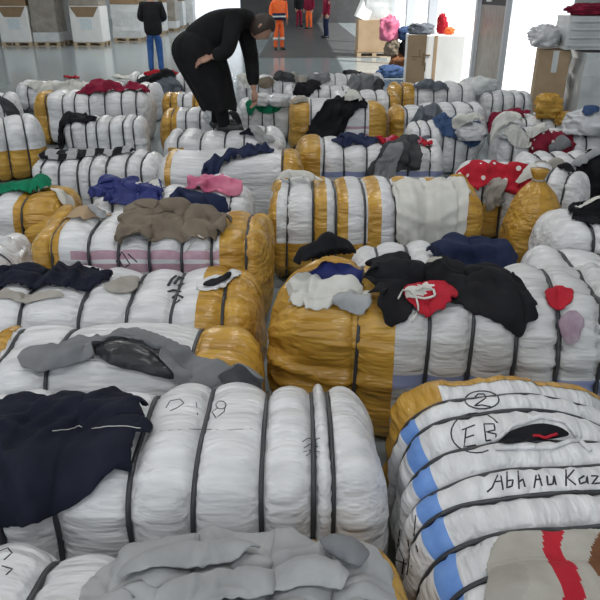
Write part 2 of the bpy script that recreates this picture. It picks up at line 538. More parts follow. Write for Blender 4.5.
B('b6', 'large grey-white bale with big gathered amber end under the black jacket', 0.645, 2.44, 1.50, 0.66, 0.64, rz=R(-6),
  straps=[-0.40, -0.13, 0.03, 0.20, 0.36, 0.52, 0.62], yel=left(-0.33), sack=M_SACKG, near=1.5,
  stripe=lambda x, y, z: (y < -0.5) & (z > 0.48) & (z < 0.56), stripe_m=M_BLUED, gather=0.045, glen=0.6, ends=(0.24, 0.12), lump=0.03)
B('b9', 'white bale with rose stripes and amber ends under the khaki coat', -0.80, 3.44, 1.30, 0.66, 0.58,
  straps=[-0.5, -0.3, -0.14, 0.02, 0.18, 0.34, 0.52], yel=both(-0.68, 0.60), near=1.1,
  stripe=lambda x, y, z: (y < -0.6) & (((z > 0.66) & (z < 0.73)) | ((z > 0.80) & (z < 0.86))) & (x > -0.6), stripe_m=M_PINK)
B('b9l', 'white plastic wrapped bale cut by the left edge beside the rose striped bale', -2.10, 3.35, 1.14, 0.60, 0.46,
  n_straps=5, near=0.8)
B('b10', 'upright amber and white bale with many straps behind the white towel', 0.47, 4.08, 1.38, 0.62, 0.60,
  straps=[-0.55, -0.39, -0.25, -0.07, 0.12, 0.31, 0.49], near=1.2,
  yel=lambda x, y, z: (z < 0.50) | (np.abs(x + 0.92) < 0.04) | (np.abs(x + 0.50) < 0.055) | (np.abs(x + 0.30) < 0.05) | (np.abs(x + 0.02) < 0.05) | (np.abs(x - 0.25) < 0.05) | (np.abs(x - 0.56) < 0.05) | (x > 0.78))
# right side
B('b6b', 'low white bale in the gap below the white towel, under navy jacket', 0.72, 3.26, 0.88, 0.50, 0.45, n_straps=5, near=0.9)
B('b36', 'white bale right of the red net scarf under jeans', 1.45, 6.80, 0.74, 0.50, 0.50, n_straps=5, near=0.6)
B('b37', 'white bale behind the tied amber sack under pale scraps', 2.35, 5.42, 1.06, 0.54, 0.46, n_straps=6, near=0.7)
B('b8', 'white bale with crossed straps at the right edge behind the black jacket', 1.74, 3.02, 1.20, 0.50, 0.50, rz=R(-2), n_straps=5, near=1.0)
B('b7', 'plump white bale with two dark straps in front of the tied amber sack', 1.98, 3.60, 1.18, 0.46, 0.54, rz=R(2),
  straps=[-0.36, -0.28, 0.05, 0.3], near=1.0, ends=(0.2, 0.13))
B('b12', 'white bale with amber sides and slanting straps right of the white towel', 1.62, 4.72, 0.98, 0.52, 0.56, rz=R(-28),
  n_straps=6, near=0.9, yel=lambda x, y, z: (z < 0.55) & (x < -0.1))
B('br', 'white bale under black clothes at the right edge', 2.76, 4.35, 1.20, 0.62, 0.56, n_straps=6, near=0.7)
# left middle
B('b13', 'white bale with amber right end under the green shirt', -2.13, 4.26, 1.24, 0.56, 0.50, straps=[-0.4, -0.1, 0.12, 0.34], yel=right(0.48), near=0.9)
B('b16', 'white bale behind the khaki coat, under the blue and navy clothes', -0.86, 4.33, 1.10, 0.50, 0.50, n_straps=6, near=0.9)
B('b14', 'white bale with close straps under the black and white striped cloth', -1.70, 5.50, 1.08, 0.58, 0.46, n_straps=7, near=0.8)
B('b15', 'white bale with amber bands and a long navy scarf over it', -0.54, 5.22, 1.16, 0.60, 0.54, straps=[0.4], n_straps=1, near=0.9,
  yel=[lambda x, y, z: x > 0.66, lambda x, y, z: (x > -0.86) & (x < -0.74)], pinch=0.02)
B('b17', 'white bale with amber left end and blue base stripe under dark grey jacket', 0.62, 5.80, 1.34, 0.58, 0.52,
  straps=[-0.42, -0.24, -0.05, 0.13, 0.31, 0.5], yel=left(-0.68), near=0.9,
  stripe=lambda x, y, z: (y < -0.6) & (z > 0.48) & (z < 0.60) & (x > -0.66), stripe_m=M_BLUED)
B('b18', 'white bale with amber lower end cut by the left edge', -3.15, 6.45, 1.16, 0.62, 0.58, rz=R(24), n_straps=6, near=0.7,
  yel=lambda x, y, z: (y < -0.3) & (z < 0.55))
B('b19', 'short white bale with blue sheen between black and striped cloths', -2.08, 7.15, 0.88, 0.52, 0.50, n_straps=6, near=0.7, rz=R(4))
B('b20', 'big white bale with amber left end under the dark red cloth', -2.52, 8.30, 1.40, 0.62, 0.62, n_straps=7, near=0.8, yel=left(-0.72), rz=R(3))
B('b21', 'bale with alternating amber and white bulges left of the bending person', -1.30, 8.60, 0.90, 0.56, 0.56, n_straps=5, near=0.6,
  yel=[lambda x, y, z: x < -0.5, lambda x, y, z: (x > -0.1) & (x < 0.15), lambda x, y, z: (x > 0.5) & (x < 0.7)])
B('b22', 'white bale with amber left end behind the bending person', -1.12, 7.55, 0.92, 0.55, 0.52, n_straps=5, near=0.6, yel=left(-0.55))
B('b23', 'white bale with amber patch on which the bending person stands', -0.72, 6.33, 1.16, 0.62, 0.50, n_straps=5, near=0.8,
  yel=lambda x, y, z: (x < -0.6) & (x > -0.85) & (z < 0.8))
B('b24', 'white bale with amber ends under the long black trousers', 0.42, 7.60, 1.10, 0.58, 0.60, straps=[-0.3, 0.05, 0.3], near=0.7, yel=both(-0.6, 0.62),
  stripe=lambda x, y, z: (y < -0.6) & (((z > 0.4) & (z < 0.46)) | ((z > 0.55) & (z < 0.6))), stripe_m=M_PINK)
B('b25', 'white bale with amber left end under a slate cloth, middle right', 1.58, 7.78, 1.14, 0.56, 0.52, n_straps=5, near=0.6, yel=left(-0.7))
B('b27', 'white bale with thin straps under red polka cloth on the right', 2.42, 6.30, 1.16, 0.58, 0.52, n_straps=6, near=0.6, rz=R(-5))
B('b28', 'white bale in front of the tall cardboard box on the right', 2.72, 7.70, 0.98, 0.56, 0.42, n_straps=5, near=0.5)
B('b28b', 'white bale below the translucent plastic bag at the right edge', 3.60, 7.05, 1.0, 0.6, 0.50, n_straps=5, near=0.5)
B('b26', 'amber and white bale in front of the large pale carton', 1.82, 9.45, 1.20, 0.58, 0.56, n_straps=5, near=0.5, yel=left(-0.45))
B('b29', 'white bale at the far edge of the field behind the bending person', -0.45, 10.90, 1.15, 0.56, 0.50, n_straps=5, near=0.5)
B('b30', 'white bale with amber end under a heap of grey clothes far back', 0.86, 8.75, 0.90, 0.54, 0.54, n_straps=4, near=0.5, yel=right(0.6))
B('b31', 'white bale under a dark heap right of the bending person', -0.30, 8.45, 0.96, 0.56, 0.50, n_straps=5, near=0.5)
B('b32', 'far left white bale under white scraps and red bundle', -3.80, 10.70, 1.25, 0.56, 0.42, n_straps=5, near=0.5)
B('b33', 'far white bale under red cloth near the standing man', -2.25, 11.30, 1.15, 0.56, 0.50, n_straps=5, near=0.5)
B('b34', 'farthest white bale under crumpled grey cloth in the middle', 0.75, 11.10, 1.25, 0.56, 0.50, n_straps=5, near=0.5)
B('b39', 'white bale behind the cut-off bale at the far left edge', -4.25, 8.75, 1.15, 0.56, 0.52, rz=R(14), n_straps=5, near=0.5)
B('b40', 'white bale peeping behind the dark red cloth', -2.55, 9.75, 1.15, 0.56, 0.52, n_straps=5, near=0.5)
B('b41', 'white bale between the heaps right of the bending person', 0.25, 9.65, 1.0, 0.56, 0.50, n_straps=5, near=0.5)
B('b35', 'white bale by the door frame under plastic bags', 2.85, 9.45, 0.74, 0.56, 0.46, n_straps=4, near=0.5)
#@@CLOTH
# ================================================================== CLOTHES
def inpoly(P, poly):
    x, y = P[..., 0], P[..., 1]
    c = np.zeros(x.shape, bool)
    n = len(poly)
    for i in range(n):
        x1, y1 = poly[i]; x2, y2 = poly[(i + 1) % n]
        with np.errstate(divide='ignore', invalid='ignore'):
            t = ((y1 > y) != (y2 > y)) & (x < (x2 - x1) * (y - y1) / (y2 - y1 + 1e-12) + x1)
        c ^= t
    return c

def round_poly(poly, it=2):
    P = np.asarray(poly, float)
    for _ in range(it):
        Q = np.roll(P, -1, 0)
        P = np.stack([0.78 * P + 0.22 * Q, 0.22 * P + 0.78 * Q], 1).reshape(-1, 2)
    return P

def drape(name, label, cat, poly, m, tilt=12.0, cell=None, k=1.12, thick=0.006, steps=46, fold=0.03, ffreq=9.0, fdir=None,
          paint=None, lift=0.01, sub=1, group=None, bulk=0.013, bend=0.06, rnd=1, anchor=0.25, crease=0.048, spot=None, parent=None):
    """a garment whose flat outline is laid over what lies below it and settled with a small cloth solver"""
    poly = round_poly(poly, rnd) if rnd else np.asarray(poly, float)
    c = poly.mean(0)
    hit, nn, dist = cast(*(spot or c))
    tl = R(tilt)
    n = Vector((0, -math.sin(tl), math.cos(tl)))
    ub = Vector((0, math.cos(tl), math.sin(tl)))
    O = hit + Vector((0, 0, lift))
    if spot: c = np.array(spot)
    P2 = []
    for p in poly:
        d = ray(*p)
        t = (O - CAMP).dot(n) / d.dot(n)
        q = CAMP + d * t - O
        P2.append((q.x, q.dot(ub)))
    P2 = np.array(P2)
    lo, hi = P2.min(0), P2.max(0)
    size = hi - lo
    if cell is None: cell = max(0.010, math.sqrt(size[0] * size[1] / 2200.0))
    nx = int(size[0] / cell) + 3; ny = int(size[1] / cell) + 3
    gx = lo[0] - cell + np.arange(nx) * cell; gy = lo[1] - cell + np.arange(ny) * cell
    G = np.stack(np.meshgrid(gx, gy, indexing='ij'), 2)
    mask = inpoly(G, P2)
    # pull the rim vertices onto the outline
    Pd = []
    for a, b in zip(P2, np.roll(P2, -1, 0)):
        L = max(1, int(np.hypot(*(b - a)) / (cell * 0.35)))
        for i in range(L): Pd.append(a + (b - a) * i / L)
    Pd = np.array(Pd)
    mp = np.pad(mask, 1)
    nb = mp[:-2, 1:-1] | mp[2:, 1:-1] | mp[1:-1, :-2] | mp[1:-1, 2:]
    inner = mp[:-2, 1:-1] & mp[2:, 1:-1] & mp[1:-1, :-2] & mp[1:-1, 2:]
    for i, j in zip(*np.nonzero((mask & ~inner) | (~mask & nb))):
        dd = Pd - G[i, j]
        q = np.argmin((dd ** 2).sum(1))
        if (dd[q] ** 2).sum() < (cell * 0.72) ** 2:
            G[i, j] = Pd[q]; mask[i, j] = True
    idx = -np.ones((nx, ny), int)
    idx[mask] = np.arange(mask.sum())
    g = G[mask]
    X = np.empty((len(g), 3))
    X[:, 0] = O.x + g[:, 0]
    X[:, 1] = O.y + g[:, 1] * ub.y
    X[:, 2] = O.z + g[:, 1] * ub.z
    pad = 0.08
    hres = max(0.012, cell * 0.8)
    x0, y0 = X[:, 0].min() - pad, X[:, 1].min() - pad
    Hf = hfield(x0, y0, X[:, 0].max() + pad, X[:, 1].max() + pad, hres)
    gxh, gyh = np.gradient(Hf, hres)
    gxh = np.clip(gxh, -3, 3); gyh = np.clip(gyh, -3, 3)
    def samp(A, x, y):
        u = np.clip((x - x0) / hres, 0, A.shape[0] - 1.001); v = np.clip((y - y0) / hres, 0, A.shape[1] - 1.001)
        i = u.astype(int); j = v.astype(int); fu = u - i; fv = v - j
        return (A[i, j] * (1 - fu) + A[i + 1, j] * fu) * (1 - fv) + (A[i, j + 1] * (1 - fu) + A[i + 1, j + 1] * fu) * fv
    th = thick * 0.5 + 0.003
    # springs
    pairs = []
    for (di, dj, st) in ((1, 0, 1.0), (0, 1, 1.0), (1, 1, 0.6), (1, -1, 0.6), (2, 0, bend), (0, 2, bend)):
        a = idx[max(0, -di):nx - max(0, di), max(0, -dj):ny - max(0, dj)] if dj >= 0 else idx[:nx - di, -dj:]
        b = idx[di:, dj:] if dj >= 0 else idx[di:, :dj]
        if dj >= 0: a = idx[:nx - di, :ny - dj]
        ok = (a >= 0) & (b >= 0)
        for par in (0, 1):
            if dj and not di: sel = (np.arange(ok.shape[1])[None] // max(1, abs(dj))) % 2 == par
            else: sel = ((np.arange(ok.shape[0])[:, None]) // max(1, di)) % 2 == par
            o2 = ok & sel
            A, Bq = a[o2], b[o2]
            if len(A):
                d0 = np.linalg.norm(X[A] - X[Bq], axis=1) * (k if st > 0.3 else 1 + (k - 1) * 0.75)
                pairs.append((A, Bq, d0, st))
    sd = (abs(hash(label)) % 997) if False else sum(ord(ch) for ch in label) % 997
    fd = fdir if fdir is not None else (sd % 180)
    ca, sa = math.cos(R(fd)), math.sin(R(fd))
    uu = g[:, 0] * ca + g[:, 1] * sa; vv = -g[:, 0] * sa + g[:, 1] * ca
    wob = vnoise(uu * 3 + sd, vv * 3, sd * 1.7 + 0 * uu)
    fn = vnoise(uu * ffreq + wob * 0.8 + sd, vv * ffreq * 0.3 + sd, 0 * uu + sd) + 0.5 * vnoise(uu * ffreq * 2.3, vv * ffreq * 0.9 + sd, 0 * uu + sd)
    X[:, 2] = np.maximum(X[:, 2], samp(Hf, X[:, 0], X[:, 1]) + th) + fold * (0.5 + 0.5 * fn)
    ed = np.array([np.sqrt(((Pd - q) ** 2).sum(1).min()) for q in g])
    rim = np.clip(ed / max(0.03, 0.22 * min(size)), 0, 1); rim = rim * rim * (3 - 2 * rim)
    lumpn = vnoise(uu * 5.5 + sd, vv * 3.5 + sd, 0 * uu + sd * 0.7)
    under = bulk * rim * (0.75 + 0.55 * lumpn)               # hidden layers folded beneath the top one
    XA = X[:, :2].copy()
    free = np.clip((X[:, 2] - samp(Hf, XA[:, 0], XA[:, 1]) - fold * 1.6 - 0.03) / 0.05, 0, 1)[:, None]
    aw = anchor * (1 - free)
    dt = 1 / 45.0
    def settle(X, steps, grav, damp, its, fr, aw):
        Vv = np.zeros_like(X)
        for step in range(steps):
            Vv *= damp
            Vv[:, 2] -= grav * dt
            sp = np.linalg.norm(Vv, axis=1)[:, None]
            Vv *= np.minimum(1, 1.6 / (sp + 1e-9))
            P = X + Vv * dt
            for it in range(its):
                for A, Bq, d0, st in pairs:
                    d = P[Bq] - P[A]
                    l = np.sqrt((d * d).sum(1)) + 1e-9
                    c_ = (0.5 * st * (l - d0) / l)[:, None] * d
                    P[A] += c_; P[Bq] -= c_
            P[:, :2] += (XA - P[:, :2]) * aw
            h = samp(Hf, P[:, 0], P[:, 1]) + th + under
            pen = h - P[:, 2]
            hitm = pen > 0
            if hitm.any():
                sx = samp(gxh, P[hitm, 0], P[hitm, 1]); sy = samp(gyh, P[hitm, 0], P[hitm, 1])
                l = np.sqrt(1 + sx * sx + sy * sy)
                dep = np.minimum(pen[hitm] / l, 0.05)
                P[hitm, 0] -= sx / l * dep; P[hitm, 1] -= sy / l * dep; P[hitm, 2] += dep / l
                P[hitm, :2] = X[hitm, :2] + (P[hitm, :2] - X[hitm, :2]) * (1 - fr)
            Vv = (P - X) / dt
            X = P
        return X
    X = settle(X, steps, 9.8, 0.93, 4, 0.75, aw)
    XA = X[:, :2].copy()
    X[:, 2] += fold * 0.30 * (0.5 + 0.5 * fn)                 # let the spare length buckle into folds
    X = settle(X, int(steps * 0.6), 1.0, 0.55, 5, 0.5, 0.30)
    # sharp crease lines on top of the settled folds
    ij = np.argwhere(mask)
    def nrm_of(X):
        gp = np.full((nx, ny, 3), np.nan); gp[mask] = X
        def nb(di, dj):
            i = np.clip(ij[:, 0] + di, 0, nx - 1); j = np.clip(ij[:, 1] + dj, 0, ny - 1)
            q = gp[i, j]; bad = np.isnan(q[:, 0]); q[bad] = X[bad]; return q
        nn_ = np.cross(nb(1, 0) - nb(-1, 0), nb(0, 1) - nb(0, -1))
        return nn_ / (np.linalg.norm(nn_, axis=1)[:, None] + 1e-9)
    w1 = vnoise(uu * 4 + sd, vv * 4, 0 * uu + 5.1) * 0.55
    r1 = 1 - np.abs(vnoise(uu * ffreq * 1.5 + w1 * 2 + sd, vv * ffreq * 0.28 + w1, 0 * uu + 2.2))
    r2 = 1 - np.abs(vnoise(uu * ffreq * 0.8 + sd * 2, vv * ffreq * 1.5 + w1 * 2, 0 * uu + 7.7))
    amp = crease * np.clip(min(size) / 0.25, 0.5, 1.5)
    X = X + nrm_of(X) * (amp * (r1 ** 2.4 + 0.6 * r2 ** 3 - 0.5))[:, None]
    # last safety: never below the support
    for _ in range(4):
        pen = samp(Hf, X[:, 0], X[:, 1]) + th * 0.8 - X[:, 2]
        sx = samp(gxh, X[:, 0], X[:, 1]); sy = samp(gyh, X[:, 0], X[:, 1])
        l = np.sqrt(1 + sx * sx + sy * sy)
        dep = np.clip(pen / l, 0, 0.04)
        X[:, 0] -= sx / l * dep; X[:, 1] -= sy / l * dep; X[:, 2] += dep / l
    F = []
    for i in range(nx - 1):
        for j in range(ny - 1):
            q = [idx[i, j], idx[i + 1, j], idx[i + 1, j + 1], idx[i, j + 1]]
            q = [v for v in q if v >= 0]
            if len(q) >= 3: F.append(q)
    mats = [m]; mi = None
    if paint:
        cg = np.array([g[q].mean(0) for q in F])
        pw = np.stack([O.x + cg[:, 0], O.y + cg[:, 1] * ub.y, O.z + cg[:, 1] * ub.z], 1)
        pp = pxl(pw)
        mi = np.zeros(len(F), int)
        for pol, pm in paint:
            if pm not in mats: mats.append(pm)
            mi[inpoly(pp, np.asarray(pol, float))] = mats.index(pm)
    cen = Vector((X[:, 0].mean(), X[:, 1].mean(), X[:, 2].min()))
    ob = mesh_obj(name, X - np.array(cen), F, mats, None, True, mi)
    ob.location = cen
    so = ob.modifiers.new('thickness', 'SOLIDIFY'); so.thickness = thick; so.offset = 0
    if sub:
        ss = ob.modifiers.new('smooth', 'SUBSURF'); ss.levels = sub; ss.render_levels = sub
    if parent is not None:
        ob.parent = parent; ob.location = cen - parent.location
    else: tag(ob, label, cat, group)
    Xt = X.copy(); Xt[:, 2] += thick * 0.5
    add_obst(Xt, F, ob)
    return ob

def blob(cx, cy, rx, ry, seed=0, n=11, rough=0.28):
    rr = random.Random(seed)
    return [(cx + rx * math.cos(2 * math.pi * i / n) * (1 + rr.uniform(-rough, rough)),
             cy + ry * math.sin(2 * math.pi * i / n) * (1 + rr.uniform(-rough, rough))) for i in range(n)]

def puff(name, label, cat, cx, cy, rx, ry, rz_, m, seed=0, rot=0.0, sup=2.4, crease=0.03, lift=0.0, at_z=None, seg=(48, 34), xy=None):
    """a lumpy stuffed bag or parcel resting where the pixel ray meets what lies below; sizes in metres"""
    hit, nn, dist = cast(cx, cy)
    U, Vn = seg
    V = []
    for i in range(1, Vn):
        ph = -math.pi / 2 + math.pi * i / Vn
        for j in range(U):
            t = 2 * math.pi * j / U
            c, s_ = math.cos(t), math.sin(t)
            f = lambda v: math.copysign(abs(v) ** (2 / sup), v)
            V.append((rx * f(math.cos(ph)) * f(c), ry * f(math.cos(ph)) * f(s_), rz_ * f(math.sin(ph))))
    V = np.array(V + [(0, 0, -rz_), (0, 0, rz_)])
    r = np.linalg.norm(V / np.array([rx, ry, rz_]), axis=1)[:, None]
    nz = vnoise(V[:, 0] / rx * 2.2 + seed, V[:, 1] / ry * 2.2, V[:, 2] / rz_ * 1.6 + seed * 3)
    nz2 = vnoise(V[:, 0] / rx * 5 + seed, V[:, 1] / ry * 5, V[:, 2] / rz_ * 3 + seed * 3)
    nz3 = 1 - np.abs(vnoise(V[:, 0] / rx * 3.1 + seed * 2, V[:, 1] / ry * 3.1, V[:, 2] / rz_ * 2.4 + seed))
    nz4 = 1 - np.abs(vnoise(V[:, 0] / rx * 6.3 + seed * 5, V[:, 1] / ry * 6.3 + seed, V[:, 2] / rz_ * 5))
    V *= 1 + (nz * 0.16 + nz2 * crease * 1.4 + (nz3 ** 3 - 0.5) * crease * 2.6 + (nz4 ** 3 - 0.4) * crease * 1.1)[:, None]
    V[:, 2] = np.maximum(V[:, 2], -rz_ * 0.86)
    F = []
    for i in range(Vn - 2):
        for j in range(U):
            F.append((i * U + j, i * U + (j + 1) % U, (i + 1) * U + (j + 1) % U, (i + 1) * U + j))
    nb = (Vn - 1) * U
    for j in range(U):
        F.append((nb, (j + 1) % U, j)); F.append((nb + 1, (Vn - 2) * U + j, (Vn - 2) * U + (j + 1) % U))
    V[:, 2] -= V[:, 2].min()
    o = mesh_obj(name, V, F, m)
    x, y = xy or (hit.x, hit.y)
    zz = at_z if at_z is not None else height(x, y)
    o.location = (x, y, zz + lift); o.rotation_euler = (0, 0, rot)
    tag(o, label, cat)
    Mw = np.array(Matrix.Translation(o.location) @ Matrix.Rotation(rot, 4, 'Z'))
    add_obst(V @ Mw[:3, :3].T + Mw[:3, 3], F, o)
    return o

def stroke(name, pts, rad, m, parent=None, only=None, off=0.0, dens=3, flat=1.0, seg=6, label=None, cat=None):
    """a line drawn or lying on a surface, found by following pixel rays to it"""
    P = []
    for a, b in zip(pts[:-1], pts[1:]):
        for i in range(dens):
            t = i / dens
            P.append((a[0] + (b[0] - a[0]) * t, a[1] + (b[1] - a[1]) * t))
    P.append(pts[-1])
    W = []
    for p in P:
        h = cast(p[0], p[1], only=only)
        if h is None: continue
        W.append(h[0] + h[1] * off * (1 if h[1].dot(CAMP - h[0]) > 0 else -1))
    if len(W) < 2: return None
    if parent is not None:
        Mi = parent.matrix_basis.inverted()
        W = [Mi @ p for p in W]
        V, F = tube(W, rad, seg, flat)
        return mesh_obj(name, V, F, m, parent)
    c = sum(W, Vector()) / len(W)
    V, F = tube([p - c for p in W], rad, seg, flat)
    o = mesh_obj(name, V, F, m); o.location = c
    tag(o, label, cat)
    return o

#@@MARKS
# ---- marker writing on the two nearest bales
b3, b2, b1 = BALES['b3'], BALES['b2'], BALES['b1']
def circ(cx, cy, rx, ry, a0=0, a1=360, n=18):
    return [(cx + rx * math.cos(R(a0 + (a1 - a0) * i / n)), cy + ry * math.sin(R(a0 + (a1 - a0) * i / n))) for i in range(n + 1)]
def ink(pts, b, r=0.0024): stroke('marker_writing', pts, r, M_INK, b, b, 0.0, 3)
ink(circ(482, 400, 17, 9), b3)                                                  # circled 2
ink([(475, 397), (478, 394), (484, 394), (486, 398), (480, 402), (474, 406), (482, 405), (491, 407)], b3)
ink(circ(476, 433, 25, 20, 60, 330), b3)                                        # circled E B
ink([(462, 430), (475, 425)], b3); ink([(466, 429), (464, 447), (476, 445)], b3); ink([(465, 438), (474, 435)], b3)
ink([(484, 424), (486, 441)], b3); ink([(484, 424), (494, 424), (495, 430), (486, 432), (496, 434), (496, 439), (486, 441)], b3)
ink([(487, 492), (492, 488), (500, 470), (503, 490)], b3); ink([(494, 482), (502, 481)], b3)       # Abh
ink([(507, 472), (507, 488), (512, 486), (513, 480), (507, 481)], b3)
ink([(518, 471), (519, 489)], b3); ink([(519, 482), (523, 479), (525, 487)], b3)
ink([(534, 488), (537, 470), (542, 486)], b3); ink([(535, 480), (541, 479)], b3)                   # Au
ink([(547, 476), (548, 485), (553, 484), (554, 476)], b3); ink([(554, 476), (556, 485)], b3)
ink([(566, 470), (566, 486)], b3); ink([(574, 470), (567, 478), (576, 485)], b3)                   # Kazak
ink([(584, 476), (579, 479), (580, 484), (586, 482), (587, 476), (588, 484)], b3)
ink([(591, 476), (598, 476), (592, 484), (600, 483)], b3)
ink([(604, 476), (603, 483), (609, 482), (609, 475), (611, 483)], b3); ink([(615, 466), (616, 482)], b3)
for q in ([(400, 530), (398, 545), (404, 560), (402, 574)], [(408, 540), (410, 556), (407, 575)], [(416, 515), (414, 535), (418, 552)], [(396, 560), (412, 566)]):
    ink(q, b3)
ink([(166, 408), (170, 401), (180, 399), (184, 403), (177, 408), (170, 411)], b2, 0.0017)
ink([(196, 402), (197, 408)], b2, 0.0017); ink([(197, 413), (198, 415)], b2, 0.0017)
ink(circ(221, 405, 5, 4), b2, 0.0017); ink([(226, 404), (224, 412), (216, 418), (212, 412), (218, 408)], b2, 0.0017)
ink([(160, 431), (190, 429), (230, 430), (262, 428)], b2, 0.0009)
for q in ([(116, 262), (122, 252), (130, 264), (124, 268), (117, 256)], [(128, 254), (137, 262)]): ink(q, BALES['b9'], 0.0035)
ink([(0, 551), (8, 548), (12, 553), (4, 560)], b1, 0.0018); ink([(2, 566), (12, 569), (6, 575)], b1, 0.0018)
for q in ([(302, 442), (308, 438), (314, 440), (320, 438)], [(304, 448), (310, 444), (318, 447)], [(303, 452), (312, 450), (320, 452)], [(306, 456), (311, 452), (317, 457)]):
    ink(q, b2, 0.0013)

# ---- torn slit in the near right bale: dark contents and curled white lips
def tear(b, poly, lips, m_in, lip_r):
    W = []
    for p in round_poly(poly, 2):
        h = cast(p[0], p[1], only=b); W.append(h[0] + Vector((0, 0, 0.006)))
    c = sum(W, Vector()) / len(W) + Vector((0, 0, 0.004))
    Mi = b.matrix_basis.inverted()
    V = [Mi @ c] + [Mi @ p for p in W]; n = len(W)
    mesh_obj('torn_opening', V, [(0, 1 + i, 1 + (i + 1) % n) for i in range(n)], m_in, b)
    for lp in lips: stroke('torn_lip', lp, lip_r, M_SACK, b, b, 0.006, 4, seg=8)
tear(b3, [(494, 441), (515, 430), (540, 424), (560, 428), (572, 437), (550, 441), (520, 443), (505, 445)],
     [[(492, 443), (512, 427), (540, 418), (565, 423), (576, 437)], [(496, 450), (520, 449), (550, 449), (578, 441), (590, 452)]], C_BLACK, 0.0065)

stroke('red_lining', [(520, 438), (532, 436), (545, 437), (556, 435)], 0.006, C_RED, b3, b3, 0.014, 4, flat=0.6)
b5 = BALES['b5']
for q in ([(168, 286), (172, 279), (176, 276)], [(174, 284), (179, 277), (184, 279)], [(168, 292), (174, 290), (181, 292)], [(178, 286), (184, 284)], [(172, 298), (178, 295), (183, 298)],
          [(176, 303), (180, 300)]):
    stroke('torn_shred', q, 0.0075, C_DGREY, b5, b5, 0.002, 3, flat=0.5)
drape('torn_film', '', '', [(196, 293), (203, 280), (222, 270), (240, 262), (241, 273), (228, 287), (208, 297)], M_SACK, tilt=16, k=1.12, thick=0.004, fold=0.03, parent=b5, bulk=0.0, crease=0.03)
drape('torn_opening', '', '', [(202, 285), (212, 279), (228, 273), (233, 274), (224, 283), (210, 288)], C_BLACK, tilt=16, k=1.1, thick=0.006, fold=0.02, parent=b5, bulk=0.0, crease=0.03)
#@@GARMENTS
# ---- near garments
g_navy = drape('sweatshirt', 'dark navy sweatshirt spread over the left of the long white bale', 'sweatshirt',
      [(-60, 405), (0, 394), (18, 384), (60, 379), (110, 381), (128, 390), (138, 405), (138, 428), (150, 430), (155, 437), (148, 456), (130, 480),
       (100, 497), (80, 505), (40, 515), (0, 526), (-60, 535)], C_NAVY, tilt=16, k=1.10, thick=0.008, fold=0.03, ffreq=6, fdir=50, cell=0.0135, crease=0.034)
stroke('seam_thread', [(52, 431), (68, 430), (80, 426), (83, 427)], 0.0013, C_WHITE, g_navy, g_navy, 0.004, 4)
stroke('seam_thread', [(93, 429), (108, 427), (124, 427), (140, 428)], 0.0013, C_WHITE, g_navy, g_navy, 0.004, 4)
g_sw = drape('sweatshirt', 'crumpled light grey sweatshirt on the nearest bale at the bottom edge', 'sweatshirt',
      [(78, 596), (100, 570), (126, 548), (150, 541), (180, 538), (215, 535), (250, 531), (265, 522), (285, 530), (318, 545), (345, 539), (366, 548),
       (376, 562), (386, 585), (392, 620), (380, 650), (80, 650)], C_LGREY, tilt=4, k=1.2, thick=0.008, fold=0.07, ffreq=7, fdir=62, cell=0.011, crease=0.034)
drape('sleeve', 'sleeve', '', [(120, 580), (132, 563), (165, 552), (205, 541), (250, 536), (262, 546), (225, 562), (180, 572), (140, 584)], C_LGREY, tilt=4, k=1.15,
      thick=0.007, fold=0.04, ffreq=9, fdir=68, cell=0.009, bulk=0.012, crease=0.02, parent=g_sw)
drape('sleeve', 'sleeve', '', [(150, 600), (200, 578), (260, 566), (310, 560), (345, 570), (350, 590), (300, 590), (240, 600), (180, 622)], C_LGREY, tilt=4, k=1.15,
      thick=0.007, fold=0.04, ffreq=9, fdir=72, cell=0.009, bulk=0.012, crease=0.02, parent=g_sw)
drape('cuff', 'cuff', '', [(318, 552), (330, 541), (352, 545), (364, 558), (352, 568), (334, 563)], C_GREY, tilt=10, k=1.25,
      thick=0.010, fold=0.05, ffreq=9, cell=0.010, bulk=0.03, parent=g_sw)
drape('fleece_blanket', 'pale grey fleece with red stripe and brown patch at the lower right corner', 'blanket',
      [(488, 605), (494, 580), (492, 560), (497, 540), (506, 532), (545, 529), (600, 530), (660, 535), (660, 660), (490, 660)], C_CREAM, tilt=6, k=1.06,
      thick=0.008, fold=0.02, cell=0.0052, crease=0.012, bulk=0.008,
      paint=[([(543, 525), (568, 525), (560, 548), (574, 575), (580, 605), (580, 660), (558, 660), (560, 600), (550, 575), (543, 550)], C_RED),
             ([(590, 548), (600, 535), (660, 536), (660, 620), (605, 605), (588, 575)], C_BROWN),
             ([(488, 572), (508, 566), (528, 575), (530, 596), (515, 612), (488, 612)], C_BEIGE)])
drape('plastic_pack', 'shiny black folded clothes in plastic beneath the grey trousers', 'pack',
      [(97, 350), (112, 342), (150, 347), (188, 363), (165, 371), (112, 369), (100, 360)], M_BLKPLASTIC, tilt=20, k=1.06, thick=0.012, fold=0.03, cell=0.013, bulk=0.03, crease=0.03, ffreq=14, fdir=90)
drape('trousers', 'mid grey cotton trousers lying across the amber-ended bale', 'trousers',
      [(14, 340), (20, 328), (60, 325), (100, 318), (128, 309), (150, 318), (188, 331), (222, 344), (250, 362), (260, 380), (255, 393), (232, 389),
       (190, 371), (160, 354), (126, 332), (100, 343), (75, 355), (22, 358)], C_GREY, tilt=14, k=1.05, thick=0.007, fold=0.04, ffreq=6, fdir=115, cell=0.013, anchor=0.5, crease=0.035)
drape('shirt', 'beige shirt showing below the navy sweater at the left edge', 'shirt',
      [(-25, 290), (0, 287), (30, 293), (62, 298), (66, 304), (35, 306), (0, 300), (-25, 304)], C_BEIGE, tilt=25, k=1.08)
